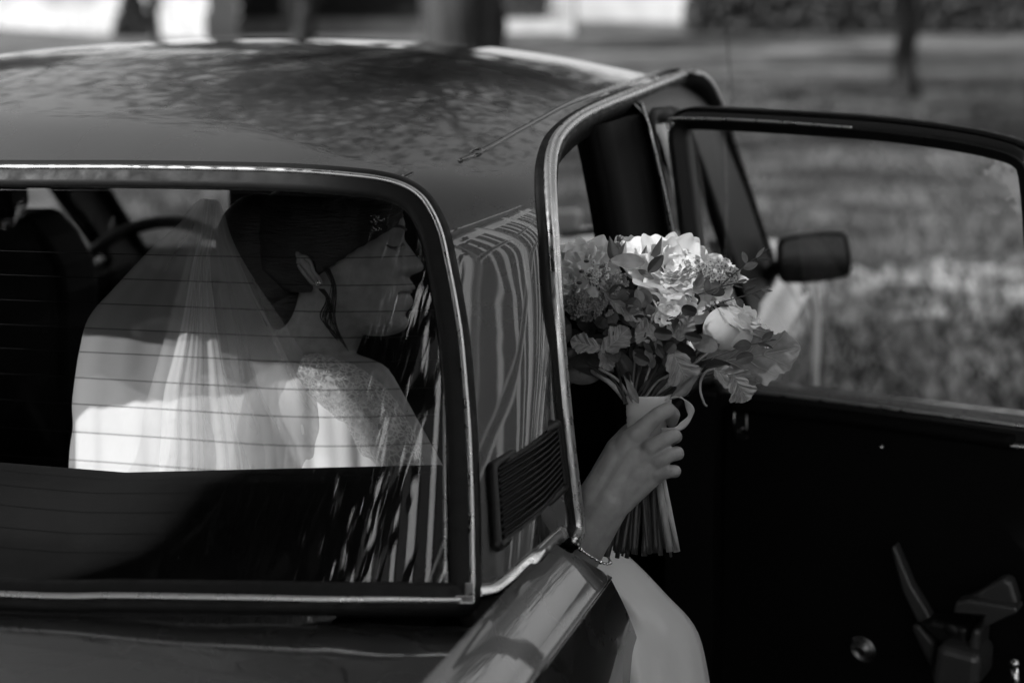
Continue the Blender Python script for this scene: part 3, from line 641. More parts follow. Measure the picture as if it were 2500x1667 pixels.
# ---------------------------------------------------------------- surroundings
def ground(px, py, zc=0.0):
    d = ray(px, py); return camc+d*((zc-CZ)/d[2])
mb = MB(); mb.add([(-260, -120, 0), (260, -120, 0), (260, 420, 0), (-260, 420, 0)], [(0, 1, 2, 3)]); g = mb.obj('lawn', M['grass'], None, False); g['kind'] = 'structure'
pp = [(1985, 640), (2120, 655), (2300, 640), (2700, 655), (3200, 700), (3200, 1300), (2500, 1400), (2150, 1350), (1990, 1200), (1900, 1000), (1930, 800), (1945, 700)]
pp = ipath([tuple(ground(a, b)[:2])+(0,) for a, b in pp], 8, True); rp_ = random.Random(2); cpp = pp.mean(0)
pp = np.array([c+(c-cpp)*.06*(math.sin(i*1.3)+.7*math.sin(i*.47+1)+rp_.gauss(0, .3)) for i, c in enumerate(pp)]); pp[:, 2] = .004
mb = MB(); mb.add(list(pp), [tuple(range(len(pp)))]); pa = mb.obj('sunlit_patch', M['sunlit_patch'], None, False); pa['kind'] = 'structure'  # added pale patch: sunlight on the near lawn put into its colour
V = []; F = []
nb = 26000
yy = 3.2+22*nrs.rand(nb)**1.7; xx = CX-.30*(yy+1.4)+(yy+1.4)*(-.32+.66*nrs.rand(nb))
for i in range(nb):
    a = nrs.rand()*6.28; hgt = .05+.07*nrs.rand(); wd = .006+.006*nrs.rand(); lx, ly = .05*nrs.randn(), .05*nrs.randn(); x, y = xx[i], yy[i]
    c, s = math.cos(a)*wd, math.sin(a)*wd; n = len(V)
    V += [(x-c, y-s, 0), (x+c, y+s, 0), (x+lx, y+ly, hgt)]; F.append((n, n+1, n+2))
gr = mesh('grass', V, F, M['blade'], None, False); gr['kind'] = 'stuff'; tag(gr, 'short mown grass of the sunny lawn beyond the car', 'grass')

def make_tree(name, label, x, y, H, trunk_r, crown_lo, crown_r, leaves, seed, lean=(0, 0), cat='tree', group=None, leafsize=.10, depthn=5, mat_leaf=None, clear=None, spread=.085):
    r = random.Random(seed); t = empty(name, label, cat, group, None, (x, y, 0))
    mbT = MB(); mbC = MB(); tips = []
    def offline(pt):
        if clear is None: return False
        wq = np.array(pt)+np.array([x, y, 0])-np.array(clear[0]); sv = np.array(SUN); return np.linalg.norm(wq-sv*np.dot(wq, sv)) < clear[1]
    def branch(p, d, L, rad, lev):
        if offline(np.array(p)+np.array(d)*L*.5) or offline(p) and lev > 1: return
        n = 5; P = [np.array(p)]; dd = np.array(d, float)
        for i in range(n):
            dd = dd+np.array([r.gauss(0, .13), r.gauss(0, .13), r.gauss(.03, .08)]); dd /= np.linalg.norm(dd); P.append(P[-1]+dd*L/n)
        R = np.linspace(rad, rad*.55, n+1)
        mbC.tube(P, R, 6 if lev < 2 else 4, False)
        if lev >= depthn: tips.append(P[-1]); tips.append(P[-3]); return
        for i in range(r.choice((2, 3, 3))):
            k = r.choice((2, 3, 4, 5)); ax = np.array([r.gauss(0, 1), r.gauss(0, 1), r.gauss(.15, .5)]); ax /= np.linalg.norm(ax)
            nd = dd*.75+ax*.8; nd /= np.linalg.norm(nd); branch(P[k], nd, L*r.uniform(.62, .85), R[k]*.68, lev+1)
    hp = [np.array([0, 0, -.1])]; n = 7
    for i in range(1, n+1): hp.append(np.array([lean[0]*i/n+r.gauss(0, .04), lean[1]*i/n+r.gauss(0, .04), crown_lo*i/n]))
    Rt = [trunk_r*(1.35 if i == 0 else 1.0-.25*i/n) for i in range(n+1)]
    mbT.tube(ipath(hp, 3), np.interp(np.arange(n*3+1)/3, range(n+1), Rt), 14); mbT.obj('trunk', M['bark'], t)
    for i in range(5):
        a = 6.28*i/5+r.uniform(-.4, .4); branch(hp[-1-(i % 2)], np.array([math.cos(a)*.8, math.sin(a)*.8, .75]), crown_r*.62, trunk_r*.55, 1)
    branch(hp[-1], np.array([0, 0, 1.]), crown_r*.7, trunk_r*.6, 1)
    V = []; F = []
    if leaves:
        for i in range(leaves):
            p = tips[r.randrange(len(tips))]; sp = crown_r*spread
            q = p+np.array([r.gauss(0, sp), r.gauss(0, sp), r.gauss(0, sp)]); s = leafsize*r.uniform(.6, 1.3)
            if clear is not None:  # crown opened along sun lines so sun reaches dress and bouquet
                wq = q+np.array([x, y, 0]); sv = np.array(SUN)
                if any(np.linalg.norm((wq-c0)-sv*np.dot(wq-c0, sv)) < c1 for c0, c1 in ((np.array(clear[0]), clear[1]), (np.array((.77, .52, 1.225)), .14), (np.array((.85, .50, 1.15)), .12))): continue
            a = np.array([r.gauss(0, 1), r.gauss(0, 1), r.gauss(0, 1)]); a /= np.linalg.norm(a); b = np.cross(a, (r.gauss(0, 1), r.gauss(0, 1), .3)); b /= np.linalg.norm(b)
            V += [q-a*s, q+b*s*.5, q+a*s, q-b*s*.5]; k = len(V); F.append((k-4, k-3, k-2, k-1))
    cr = mbC.obj('crown', M['bark'], t)
    if leaves:
        lf = mesh('leaves', V, F, mat_leaf or M['tree_leaf'], cr, False); lf['kind'] = 'stuff'
    return t
g1 = D(1130, 0, 14.5)
make_tree('tree', 'large dark tree with a thick trunk standing behind the car roof', g1[0], g1[1], 10, .30, 3.2, 4.6, 9000, 3)
g4 = D(1165, 0, 19.5); make_tree('tree', 'dark trunk just right of the thick tree, farther back', g4[0], g4[1], 10, .24, 3.4, 4.4, 9000, 71)
g4 = D(1075, 0, 27); make_tree('tree', 'dark trunk just left of the thick tree, farther back', g4[0], g4[1], 10, .30, 3.4, 4.8, 9000, 73)
g2 = ground(2222, 238)
make_tree('tree', 'slim dark tree trunk standing on the lawn at upper right, shadow round its foot', g2[0], g2[1], 9, .135, 3.4, 3.2, 7000, 11, (-.25, 0))
g3 = D(120, 0, 17)
make_tree('tree', 'sparse tree with bare thin branches beyond the left of the roof', g3[0]-3.4, g3[1]+2, 10, .2, 3.6, 4.6, 700, 23)
# trees standing round the car outside the frame; far ones shadow the lawn, the three close by are added to darken glass reflections
for i, (x, y, h_, lv, sd) in enumerate([(-15, 17, 4.0, 7000, 31), (-19, 24, 3.8, 9000, 37), (-14, 33, 3.6, 9000, 41), (-1.7, -5.3, 4.4, 24000, 43), (10.5, 26, 3.4, 8000, 47), (-.4, -4.6, 4.8, 30000, 53), (-5.6, -3.6, 4.4, 32000, 61)]):
    make_tree('tree', ['leafy tree on the left side of the lawn, nearest the car', 'leafy tree on the left side of the lawn, second from the car', 'leafy tree on the left side of the lawn, farthest', 'unseen tree added behind the car at left, darkening the rear glass', 'tree by the facade ahead on the right', 'unseen tree added behind the camera to darken the rear glass', 'unseen tree added left of the car boot to darken the rear glass'][i], x, y, 10, .22, h_, 4.0, lv, sd, leafsize=.13 if i not in (3, 5, 6) else .19, spread=.085 if i not in (3, 5, 6) else .17, clear=((.1, .5, 1.0), .55) if sd in (43, 61, 53) else None)
def prism3(name, P, mt, parent=None): pass
def wallbox(name, label, cat, px0, px1, py_base, height, mt, thick=.4, parent=None):
    y0_, y1_ = py_base if isinstance(py_base, tuple) else (py_base, py_base); a = ground(px0, y0_); b = ground(px1, y1_); e = b-a; L = np.linalg.norm(e); e /= L; n = np.cross(e, (0, 0, 1)); mb = MB()
    R = np.stack([e, n, np.array([0, 0, 1.])], 1); mb.box((a+b)/2-n*thick/2*(1 if np.dot(n, camc-a) > 0 else -1)+np.array([0, 0, height/2]), (L/2, thick/2, height/2), R)
    o = mb.obj(name, mt, parent, False)
    if label: tag(o, label, cat)
    return o, e, (n if np.dot(n, camc-a) > 0 else -n), a, b
# far pale building, upper left
bd = empty('pale_building', 'long pale plastered building far behind the car, upper left of the photo', 'building')
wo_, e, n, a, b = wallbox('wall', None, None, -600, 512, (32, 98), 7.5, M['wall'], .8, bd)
mb = MB(); mb.box((a+b)/2+n*.06+np.array([0, 0, .35]), (np.linalg.norm(b-a)/2, .06, .35), np.stack([e, n, [0, 0, 1]], 1)); mb.obj('plinth', M['concrete'], bd, False)
for k in range(4):
    c = a+(b-a)*(.12+.2*k)+n*.03+np.array([0, 0, 3.9]); mb = MB(); mb.box(c, (.55, .05, .8), np.stack([e, n, [0, 0, 1]], 1)); wi = mb.obj('window', M['darkglass'], bd, False)
    mb = MB(); mb.box(c-np.array([0, 0, .86])+n*.05, (.65, .08, .05), np.stack([e, n, [0, 0, 1]], 1)); mb.obj('sill', M['concrete'], wi, False)
# bright pale wall behind the trees, to the right
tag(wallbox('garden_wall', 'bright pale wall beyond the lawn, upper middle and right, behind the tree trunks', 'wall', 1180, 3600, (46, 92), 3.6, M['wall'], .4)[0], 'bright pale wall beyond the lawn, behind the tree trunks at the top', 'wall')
# railing on a low kerb in front of dark planting
rl = empty('railing', 'dark iron railing on a low grey plinth behind the car roof', 'railing')
pl, e, n, a, b = wallbox('plinth', None, None, 560, 1400, 80, .38, M['concrete'], .35, rl)
L = np.linalg.norm(b-a)
for zz_ in (.55, 1.9):
    mb = MB(); mb.box((a+b)/2+np.array([0, 0, zz_]), (L/2, .02, .025), np.stack([e, n, [0, 0, 1]], 1)); mb.obj('rail', M['iron'], rl, False)
bar = None
for k in range(62):
    c = a+(b-a)*((k+.5)/62)+np.array([0, 0, 1.2])
    if bar is None:
        mb = MB(); mb.box((0, 0, 0), (.022, .022, .84), np.stack([e, n, [0, 0, 1]], 1)); bar = mb.obj('bar', M['iron'], rl, False); bar.location = c
    else:
        o = bar.copy(); C.collection.objects.link(o); o.parent = rl; o.location = c
for k, px in enumerate((530, 552, 706, 1392)):
    c = ground(px, 84 if k != 1 else 78); mb = MB(); wd = .10 if k in (0, 1) else .14; mb.box(c+np.array([0, 0, 1.5]), (wd, wd, 1.5)); mb.box(c+np.array([0, 0, 3.06]), (wd*1.3, wd*1.3, .06))
    o = mb.obj('gate_post', M['wall'] if k in (0, 2) else M['concrete'], None, False)
    tag(o, ['slim pale post at the left end of the railing', 'slim grey post just right of the pale end post', 'white square post standing midway along the railing', 'grey post at the right end of the railing'][k], 'post')
# clipped hedge, dark, behind the railing
def foliage_block(name, label, cat, px0, px1, py, height, thick, n_, sd, mt=M['tree_leaf'], cone=False):
    r = random.Random(sd); a = ground(px0, py); b = ground(px1, py); V = []; F = []
    f2 = np.array([fw[0], fw[1], 0]); f2 /= np.linalg.norm(f2)
    for i in range(n_):
        u = r.random(); zt = r.random(); sh = 1 if not cone else (1-zt*.9)
        q = a+(b-a)*(.5+(u-.5)*sh)+f2*r.random()*thick+np.array([0, 0, zt*height*(1 if cone else r.uniform(.85, 1.05))]); s = r.uniform(.08, .2)
        d1 = np.array([r.gauss(0, 1) for _ in range(3)]); d1 /= np.linalg.norm(d1); d2 = np.cross(d1, [r.gauss(0, 1) for _ in range(3)]); d2 /= np.linalg.norm(d2)
        k = len(V); V += [q-d1*s, q+d2*s*.7, q+d1*s, q-d2*s*.7]; F.append((k, k+1, k+2, k+3))
    return tag(mesh(name, V, F, mt, None, False), label, cat)
foliage_block('hedge', 'dark hedge behind the iron railing', 'hedge', 590, 1340, 70, 2.6, 1.4, 9000, 5)
foliage_block('shrub', 'grey conical shrub in front of the pale building, left of the lamp post', 'shrub', 272, 366, 93, 1.25, .8, 1600, 6, cone=True)
foliage_block('bushes', 'dark low bushes along the foot of the bright wall at upper right', 'bushes', 1690, 2760, 84, 1.1, 2.2, 9000, 8)['kind'] = 'stuff'
# lamp post
lp = ground(382, 150); lamp = empty('lamp_post', 'black iron post standing behind the roof, upper left', 'lamp post', None, None, tuple(lp))
mb = MB(); mb.tube([(0, 0, 0), (0, 0, .12), (0, 0, .16), (0, 0, 1.0)], [.16, .16, .09, .08], 16); mb.obj('base', M['iron'], lamp)
mb = MB(); mb.tube([(0, 0, .98), (0, 0, 1.05), (0, 0, 1.12), (0, 0, 2.2), (0, 0, 4.6)], [.11, .13, .125, .115, .07], 16); mb.obj('shaft', M['iron'], lamp)
mb = MB(); mb.tube([(0, 0, 4.6), (0, 0, 4.7), (0, 0, 5.1), (0, 0, 5.15), (0, 0, 5.3)], [.09, .16, .22, .26, .03], 8); mb.obj('lantern', M['wrap'], lamp)
# unseen facade added right of the car for the paint and glass to reflect
fc = empty('reflected_facade', 'unseen plaster facade added along the right side for reflections', 'building', None, None, (8.5, -4.5, 0))
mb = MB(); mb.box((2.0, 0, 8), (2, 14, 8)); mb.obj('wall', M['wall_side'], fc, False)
mb = MB(); mb.box((-.25, 0, 16.1), (.5, 14.2, .18)); mb.obj('cornice', M['wall_side'], fc, False)
for k in range(10):
    y = -12.9+k*2.8; mb = MB(); mb.box((-.12, y, 7.9), (.12, .16, 7.9)); mb.obj('pilaster', M['wall_side'], fc, False)
    for zc in (2.0, 5.4, 8.8, 12.2):  # wide dark windows and pale mullions shaped as stripes for the reflections
        mb = MB(); mb.box((-.01, y+1.4, zc), (.03, 1.02, 1.5)); wi = mb.obj('window', M['darkglass'], fc, False)
        for mx_ in (-.5, .05, .62):
            mb = MB(); mb.box((-.07, y+1.4+mx_, zc), (.04, .07 if mx_ != .05 else .12, 1.5)); mb.obj('mullion', M['wall_side'], wi, False)
        mb = MB(); mb.box((-.06, y+1.4, zc-1.56), (.1, 1.1, .05)); mb.obj('sill', M['concrete'], wi, False)

# ---------------------------------------------------------------- the bride
HD = 2.12; S = HD/FPX
bride = empty('person', 'bride in white dress and veil on the back seat, her hand out with a bouquet', 'person', None, None, tuple(D(640, 1180, 2.25)))
bl = np.array(bride.location)
def bobj(mb, name, mt, parent=None, smooth=True):
    o = mb.obj(name, mt, parent or bride, smooth)
    o.matrix_parent_inverse = Matrix.Translation(-Vector(bl)) if (parent or bride) is bride else Matrix.Identity(4); return o
def capsule(mb, A, B, ra, rb, n=14, flat=None):
    A, B = np.array(A), np.array(B); L = np.linalg.norm(B-A); T = (B-A)/L; P = []; R = []
    for k in range(5):
        t = math.pi/2*k/4; P.append(A-T*ra*math.cos(t)); R.append(max(ra*math.sin(t), 1e-4))
    for k in range(5):
        t = math.pi/2*k/4; P.append(B+T*rb*math.sin(t)); R.append(max(rb*math.cos(t), 1e-4))
    mb.tube(P, R, n)
def headsurf(grow=0.0, ys=None, nose=True, trim=None):
    ys = ys if ys is not None else np.concatenate([np.linspace(452, 560, 22), np.linspace(563, 820, 90)])
    FR = [(452, 880), (465, 915), (480, 940), (500, 965), (520, 981), (545, 989), (570, 985), (600, 981), (640, 983), (680, 987), (710, 989), (745, 990), (765, 988), (785, 991), (800, 986), (812, 974), (820, 945)]
    NS = [(560, 0), (585, 4), (601, 20), (622, 36), (640, 50), (650, 53), (657, 51), (664, 40), (672, 18), (680, 10), (690, 12), (703, 8), (708, 0), (820, 0)]
    LP = [(678, 0), (686, 6), (696, 14), (704, 22), (709, 16), (713, 4), (717, 10), (724, 16), (735, 20), (745, 19), (753, 11), (762, 2), (770, 0), (778, 4), (790, 9), (803, 6), (815, 0)]
    HW = [(452, .012), (462, .036), (475, .052), (500, .066), (530, .073), (570, .074), (610, .071), (650, .068), (700, .063), (740, .056), (770, .048), (795, .037), (812, .022), (820, .010)]
    BK = [(452, 800), (462, 740), (475, 700), (500, 662), (530, 640), (570, 630), (620, 634), (660, 652), (690, 690), (720, 738), (750, 775), (780, 815), (805, 860), (820, 905)]
    f = lambda L, y: np.interp(y, [a for a, b in L], [b for a, b in L])
    V = []; n = 96
    for y in ys:
        fr, bk, hw = f(FR, y), f(BK, y), f(HW, y)+grow; fr = fr+grow/S*.6; bk -= grow/S
        for k in range(n):
            t = 2*math.pi*(k+.5)/n-math.pi; c, s_ = math.cos(t), math.sin(t); e = 1.12 if c > 0 else 1.0
            lat = hw*np.sign(s_)*abs(s_)**.92
            mid = .5*(fr+bk)+ (fr-bk)*.02; half = (fr-mid) if c > 0 else (mid-bk)
            x = mid+half*np.sign(c)*abs(c)**(.86)
            if nose and c > 0:
                wn = .0085+.007*math.exp(-((y-655)/16)**2); x += f(NS, y)*math.exp(-(lat/wn)**2)
                x += f(LP, y)*math.exp(-(lat/.020)**4)
                x -= 9*math.exp(-((y-592)/17)**2)*math.exp(-((abs(lat)-.031)/.013)**2)   # eye socket
                x += 5*math.exp(-((y-594)/9)**2)*math.exp(-((abs(lat)-.031)/.011)**2)    # lid
                x += 5*math.exp(-((y-560)/12)**2)*math.exp(-((abs(lat)-.028)/.02)**2)    # brow
                x += 7*math.exp(-((y-650)/30)**2)*math.exp(-((abs(lat)-.042)/.018)**2)   # cheek
            V.append(D(x, y+0, HD+.02-lat))
    return V, len(ys), n
def closed_loft(mb, V, m, n):
    F = [(i*n+k, (i+1)*n+k, (i+1)*n+(k+1) % n, i*n+(k+1) % n) for i in range(m-1) for k in range(n)]
    F += [tuple(range(n)), tuple(range(m*n-1, (m-1)*n-1, -1))]; mb.add(V, F)
body = MB(); V, m_, n_ = headsurf(); closed_loft(body, V, m_, n_)
capsule(body, D(815, 745, 2.13), D(742, 900, 2.17), .046, .054, 24)
capsule(body, D(742, 880, 2.17), D(640, 960, 2.22), .055, .085, 24)
sh1, sh0 = D(885, 960, 2.12), D(330, 1035, 2.345)
capsule(body, D(700, 900, 2.17), sh1, .045, .043, 20); capsule(body, D(640, 930, 2.225), sh0, .045, .043, 20)
for k in range(7):
    a = k/6; capsule(body, D(790-20*a, 1005+360*a, 2.205), D(440+30*a, 1015+360*a, 2.32), .085-.012*a, .085-.012*a, 20)
elb = D(1195, 1490, 1.99)
capsule(body, sh1, elb, .043, .034, 20)
# ear
def H(px, py, d): return D(px, py, d)
ob = bobj(body, 'torso_tmp', M['skin']); mod(ob, 'REMESH', mode='VOXEL', voxel_size=.0026); mod(ob, 'SMOOTH', factor=.5, iterations=2); bake(ob)
hand = MB()
capsule(hand, elb, D(1378, 1352, 1.93), .033, .029, 20)
capsule(hand, D(1372, 1352, 1.93), D(1462, 1218, 1.912), .0275, .0205, 20); capsule(hand, D(1400, 1372, 1.93), D(1498, 1230, 1.912), .0255, .0180, 20); capsule(hand, D(1388, 1360, 1.926), D(1482, 1224, 1.907), .0275, .0205, 20)
capsule(hand, D(1452, 1215, 1.912), D(1505, 1120, 1.91), .0200, .0165, 18); capsule(hand, D(1480, 1215, 1.908), D(1548, 1110, 1.905), .0195, .0165, 18); capsule(hand, D(1490, 1190, 1.908), D(1540, 1075, 1.906), .017, .0135, 16); capsule(hand, D(1502, 1225, 1.912), D(1560, 1150, 1.905), .0165, .015, 18)
kn = [(1553, 1062, 1.900, .0125), (1590, 1093, 1.893, .0118), (1606, 1124, 1.894, .0108), (1606, 1154, 1.899, .0098)]
ws = [(1470, 1195), (1486, 1205), (1500, 1218), (1512, 1232)]
for (kx, ky, kd, kr), (wx_, wy_) in zip(kn, ws): capsule(hand, D(wx_, wy_, 1.912), D(kx, ky, kd+.004), .0135, kr, 14)
capsule(hand, D(1515, 1130, 1.915), D(1585, 1120, 1.912), .014, .012, 14)
capsule(hand, D(1505, 1100, 1.915), D(1545, 1070, 1.912), .013, .012, 14)
# fingers: knuckle, middle joint, end joint, tip
fing = [[(1553, 1060, 1.900, .0112), (1606, 1012, 1.893, .0090), (1630, 1000, 1.897, .0086), (1644, 1012, 1.915, .0078), (1640, 1030, 1.935, .0066)],
        [(1590, 1091, 1.893, .0105), (1622, 1072, 1.888, .0086), (1645, 1062, 1.895, .0080), (1650, 1066, 1.918, .0074), (1630, 1078, 1.945, .0064)],
        [(1606, 1123, 1.894, .0100), (1634, 1110, 1.889, .0082), (1653, 1105, 1.897, .0077), (1655, 1108, 1.918, .0072), (1632, 1115, 1.942, .0062)],
        [(1606, 1154, 1.899, .0092), (1632, 1150, 1.893, .0074), (1648, 1149, 1.902, .0069), (1648, 1152, 1.918, .0064), (1628, 1154, 1.938, .0056)]]
for fg_ in fing:
    for a, b in zip(fg_[:-1], fg_[1:]): capsule(hand, D(*a[:3]), D(*b[:3]), a[3], b[3], 12)
th = [(1478, 1160, 1.925, .017), (1508, 1095, 1.935, .014), (1535, 1058, 1.955, .011), (1562, 1032, 1.972, .0088)]
for a, b in zip(th[:-1], th[1:]): capsule(hand, D(*a[:3]), D(*b[:3]), a[3], b[3], 12)
hb = bobj(hand, 'hand_tmp', M['skin']); mod(hb, 'REMESH', mode='VOXEL', voxel_size=.00125); mod(hb, 'SMOOTH', factor=.6, iterations=14); bake(hb)
# one continuous body: torso, head, arm and hand in a single mesh
def mesharr(o):
    me = o.data; v = np.empty(len(me.vertices)*3); me.vertices.foreach_get('co', v); return v.reshape(-1, 3), [tuple(p.vertices) for p in me.polygons]
v1, f1 = mesharr(ob); v2, f2 = mesharr(hb); n0 = len(v1)
bb = MB(); bb.V = list(map(tuple, v1))+list(map(tuple, v2)); bb.F = f1+[tuple(i+n0 for i in f) for f in f2]
bpy.data.objects.remove(ob); bpy.data.objects.remove(hb)
bodyo = bobj(bb, 'body', M['skin'])
# ear, lips, brow, eye
mb = MB(); ear = ipath([(728, 642, 0), (732, 628, 0), (746, 627, 0), (759, 641, 0), (763, 660, 0), (775, 675, 0), (782, 688, 0), (776, 698, 0), (765, 693, 0), (750, 676, 0), (737, 659, 0)], 4, True)
mb.tube([D(a, b, HD-.0675+.002*math.sin(i*.3)) for i, (a, b, c) in enumerate(ear)], .0024, 8, False)
Re = np.stack([rt*.88-up*-.0+up*-.47, up*.88+rt*.47*-1, -fw], 1); mb.sphere(D(751, 655, HD-.0635), .0115, 16, 10, (1.0, 1.9, .42), Re); mb.sphere(D(777, 689, HD-.064), .0065, 12, 8, (1, 1.2, .5), Re)
mb.tube(ipath([D(746, 632, HD-.068), D(758, 640, HD-.069), D(766, 660, HD-.068)], 4), .0022, 6)
bobj(mb, 'ear', M['skin'])
mb = MB(); mb.sphere(D(776, 690, HD-.070), .0032, 10, 8); 
for k in range(7): mb.sphere(D(776+6*math.cos(k*.9), 690+6*math.sin(k*.9), HD-.071), .0011, 6, 5)
bobj(mb, 'earring', M['gem'])
mb = MB(); mb.tube(ipath([D(1003, 712, HD+.018), D(1002, 711, HD+.005), D(984, 711, HD-.008), D(972, 716, HD-.014)], 4), [.0016]*13, 6); bobj(mb, 'mouth_line', M['lip'])
mb = MB(); P = ipath([D(984, 594, HD+.004), D(973, 602, HD-.010), D(958, 603, HD-.022), D(944, 598, HD-.031)], 5); mb.tube(P, .0011, 6)
for i in range(0, len(P), 1): mb.tube([P[i], P[i]+(rt*.0045-fw*.002-up*.0045)], [.0005, .0001], 3)
bobj(mb, 'eyelashes', M['hair'])
mb = MB(); mb.tube(ipath([D(992, 561, HD+.006), D(980, 553, HD-.012), D(957, 553, HD-.028), D(938, 561, HD-.038)], 5), [.0012]*3+[.002]*10+[.0012]*3, 6); bobj(mb, 'eyebrow', M['hair'])
# hair: cap, bun and loose strands
cap = MB(); yl = np.linspace(447, 705, 60); V, m_, n_ = headsurf(.010, yl, False); V = np.array(V).reshape(m_, n_, 3)
tt = 2*math.pi*(np.arange(n_)+.5)/n_; nc = 80; W_ = []
for i in range(m_):
    lim = np.interp(yl[i], [447, 480, 505, 530, 555, 580, 610, 640, 670, 705], [1.0, .97, .93, .86, .72, .50, .24, .02, -.2, -.5])+.012*math.sin(i*1.7)
    a0_ = math.acos(max(-1, min(1, lim)))
    for k in range(nc):
        t = a0_+(2*math.pi-2*a0_)*k/(nc-1); q = ((t+math.pi) % (2*math.pi)); W_.append([np.interp(q, tt, V[i, :, c], period=2*math.pi) for c in range(3)])
cap.grid(W_, m_, nc); hair = bobj(cap, 'hair', M['hair']); mod(hair, 'SOLIDIFY', thickness=.006, offset=-1)
mb = MB(); mb.sphere(D(640, 590, HD+.02), .056, 28, 18, (1, 1, 1.05)); mb.sphere(D(672, 675, HD+.02), .046, 24, 14); mb.sphere(D(700, 740, HD+.02), .034, 20, 12); o = bobj(mb, 'hair_bun', M['hair'])
mb = MB(); r = random.Random(4)
for k in range(170):   # strands combed back over the cap
    y0 = r.uniform(458, 560); x0 = np.interp(y0, [458, 500, 560], [905, 955, 930])+r.uniform(-12, 6); z0_ = r.uniform(-.075, .02)
    x1, y1 = r.uniform(615, 680), r.uniform(560, 690)
    P = []
    for t in np.linspace(0, 1, 9):
        x = x0+(x1-x0)*t; y = y0+(y1-y0)*t**1.6+6*math.sin(t*7+k); dd = HD+.02-.086*math.sin(math.pi*min(1, .25+t*.75))-.001*r.random()+(.0 if t < .8 else .01)
        P.append(D(x, y, dd))
    mb.tube(P, np.linspace(.0012, .0018, 9), 4)
for (x0, y0, amp, L_) in ((799, 655, 9, 185), (783, 705, 12, 120)):
    for j in range(14):
        o_ = r.gauss(0, 2.2); ph_ = r.gauss(0, .35); P = [D(x0+amp*math.sin(t*7+ph_)+t*34+o_*(1+2.5*t), y0+L_*t*(1+.03*o_), 2.052+.010*t-.001*r.random()) for t in np.linspace(0, 1, 26)]; mb.tube(P, np.linspace(.0006, .0003, 26), 4)
bobj(mb, 'hair_strands', M['hair'])
mb = MB(); r = random.Random(8)
for k in range(46):
    x, y = 915+r.gauss(0, 15), 540+r.gauss(0, 9); c = D(x, y, HD-.060-.003*r.random())
    if k % 3: mb.sphere(c, r.uniform(.0005, .0010), 6, 5)
    else: mb.tube([c+(rt*math.cos(b_)+up*math.sin(b_)*.6)*r.uniform(.0014, .0022) for b_ in np.linspace(k, k+r.uniform(2, 4.5), 7)], .0003, 4, False)
bobj(mb, 'hair_comb', M['gem'])
# bodice with a scalloped top edge
mb = MB(); top = [(150, 935), (200, 915), (245, 905), (300, 925), (350, 952), (395, 968), (450, 940), (495, 902), (530, 900), (570, 922), (605, 930), (640, 895), (685, 868), (730, 880), (780, 910), (830, 940), (880, 985), (925, 1040), (960, 1110)]
tx = [a for a, b in top]; ty = [b for a, b in top]; nx = 90; ny = 40; V = []
for i in range(nx):
    u = i/(nx-1); x = 188+u*767
    for j in range(ny):
        v = j/(ny-1); yt = np.interp(x, tx, ty)+8; y = yt+(1330-yt)*v
        a = (x-600)/440; d = 2.108-.125*a+.05*a*a+.015*max(0, v-.2)-.012*math.sin(math.pi*min(1, v*2.2))*math.exp(-((x-690)/110)**2)
        d += .9*max(0, -a-.83)**1.6; d += .003*math.sin(x*.05+v*2)+.002*math.sin(x*.11-v*3); d += .010*math.exp(-((x-585)/40)**2)*(1-v)
        V.append(D(x, y, d))
mb.grid(V, nx, ny); dress = bobj(mb, 'dress_bodice', M['satin']); mod(dress, 'SOLIDIFY', thickness=.002)
# lace shoulder and sleeve
mb = MB(); V = []; nx, ny = 40, 30
o_l = ipath([(738, 868, 0), (770, 862, 0), (815, 872, 0), (860, 888, 0), (905, 915, 0), (950, 955, 0), (985, 1005, 0), (1020, 1060, 0), (1052, 1120, 0)], 5); i_l = ipath([(720, 925, 0), (740, 960, 0), (770, 1000, 0), (800, 1030, 0), (830, 1070, 0), (860, 1110, 0), (900, 1150, 0), (930, 1180, 0), (960, 1230, 0)], 5)
nn = len(o_l)
for i in range(nn):
    for j in range(ny):
        v = j/(ny-1); x = o_l[i][0]*(1-v)+i_l[i][0]*v; y = o_l[i][1]*(1-v)+i_l[i][1]*v
        V.append(D(x, y, 2.098-.052*math.sin(math.pi*v)**.6+.0-.03*i/nn+.0015*math.sin(i*.9)*math.sin(j*1.3)))
mb.grid(V, nn, ny); lace = bobj(mb, 'lace_sleeve', M['lace'])
mb = MB(); r = random.Random(3)
for k in range(60):   # corded scrolls and sequins on the lace
    t = k/60; x = 868+t*90+r.gauss(0, 13) if k < 42 else 790+r.gauss(0, 26); y = 945+t*110+r.gauss(0, 14) if k < 42 else 935+r.gauss(0, 22)
    c = D(x, y, 2.040-.03*max(0, (x-800)/250)); R_ = r.uniform(.0015, .0034); a0_ = r.uniform(0, 6)
    mb.tube([c+R_*(rt*math.cos(a)+up*math.sin(a))*(1-.08*q) for q, a in enumerate(np.linspace(a0_, a0_+r.uniform(3.5, 6.5), 9))], .00055, 5, False)
for k in range(90):
    t = r.random(); mb.sphere(D(760+t*250+r.gauss(0, 18), 900+t*t*190+r.gauss(0, 20)+10, 2.044-.03*t), .0010, 5, 4)
bobj(mb, 'lace_beading', M['satin'])
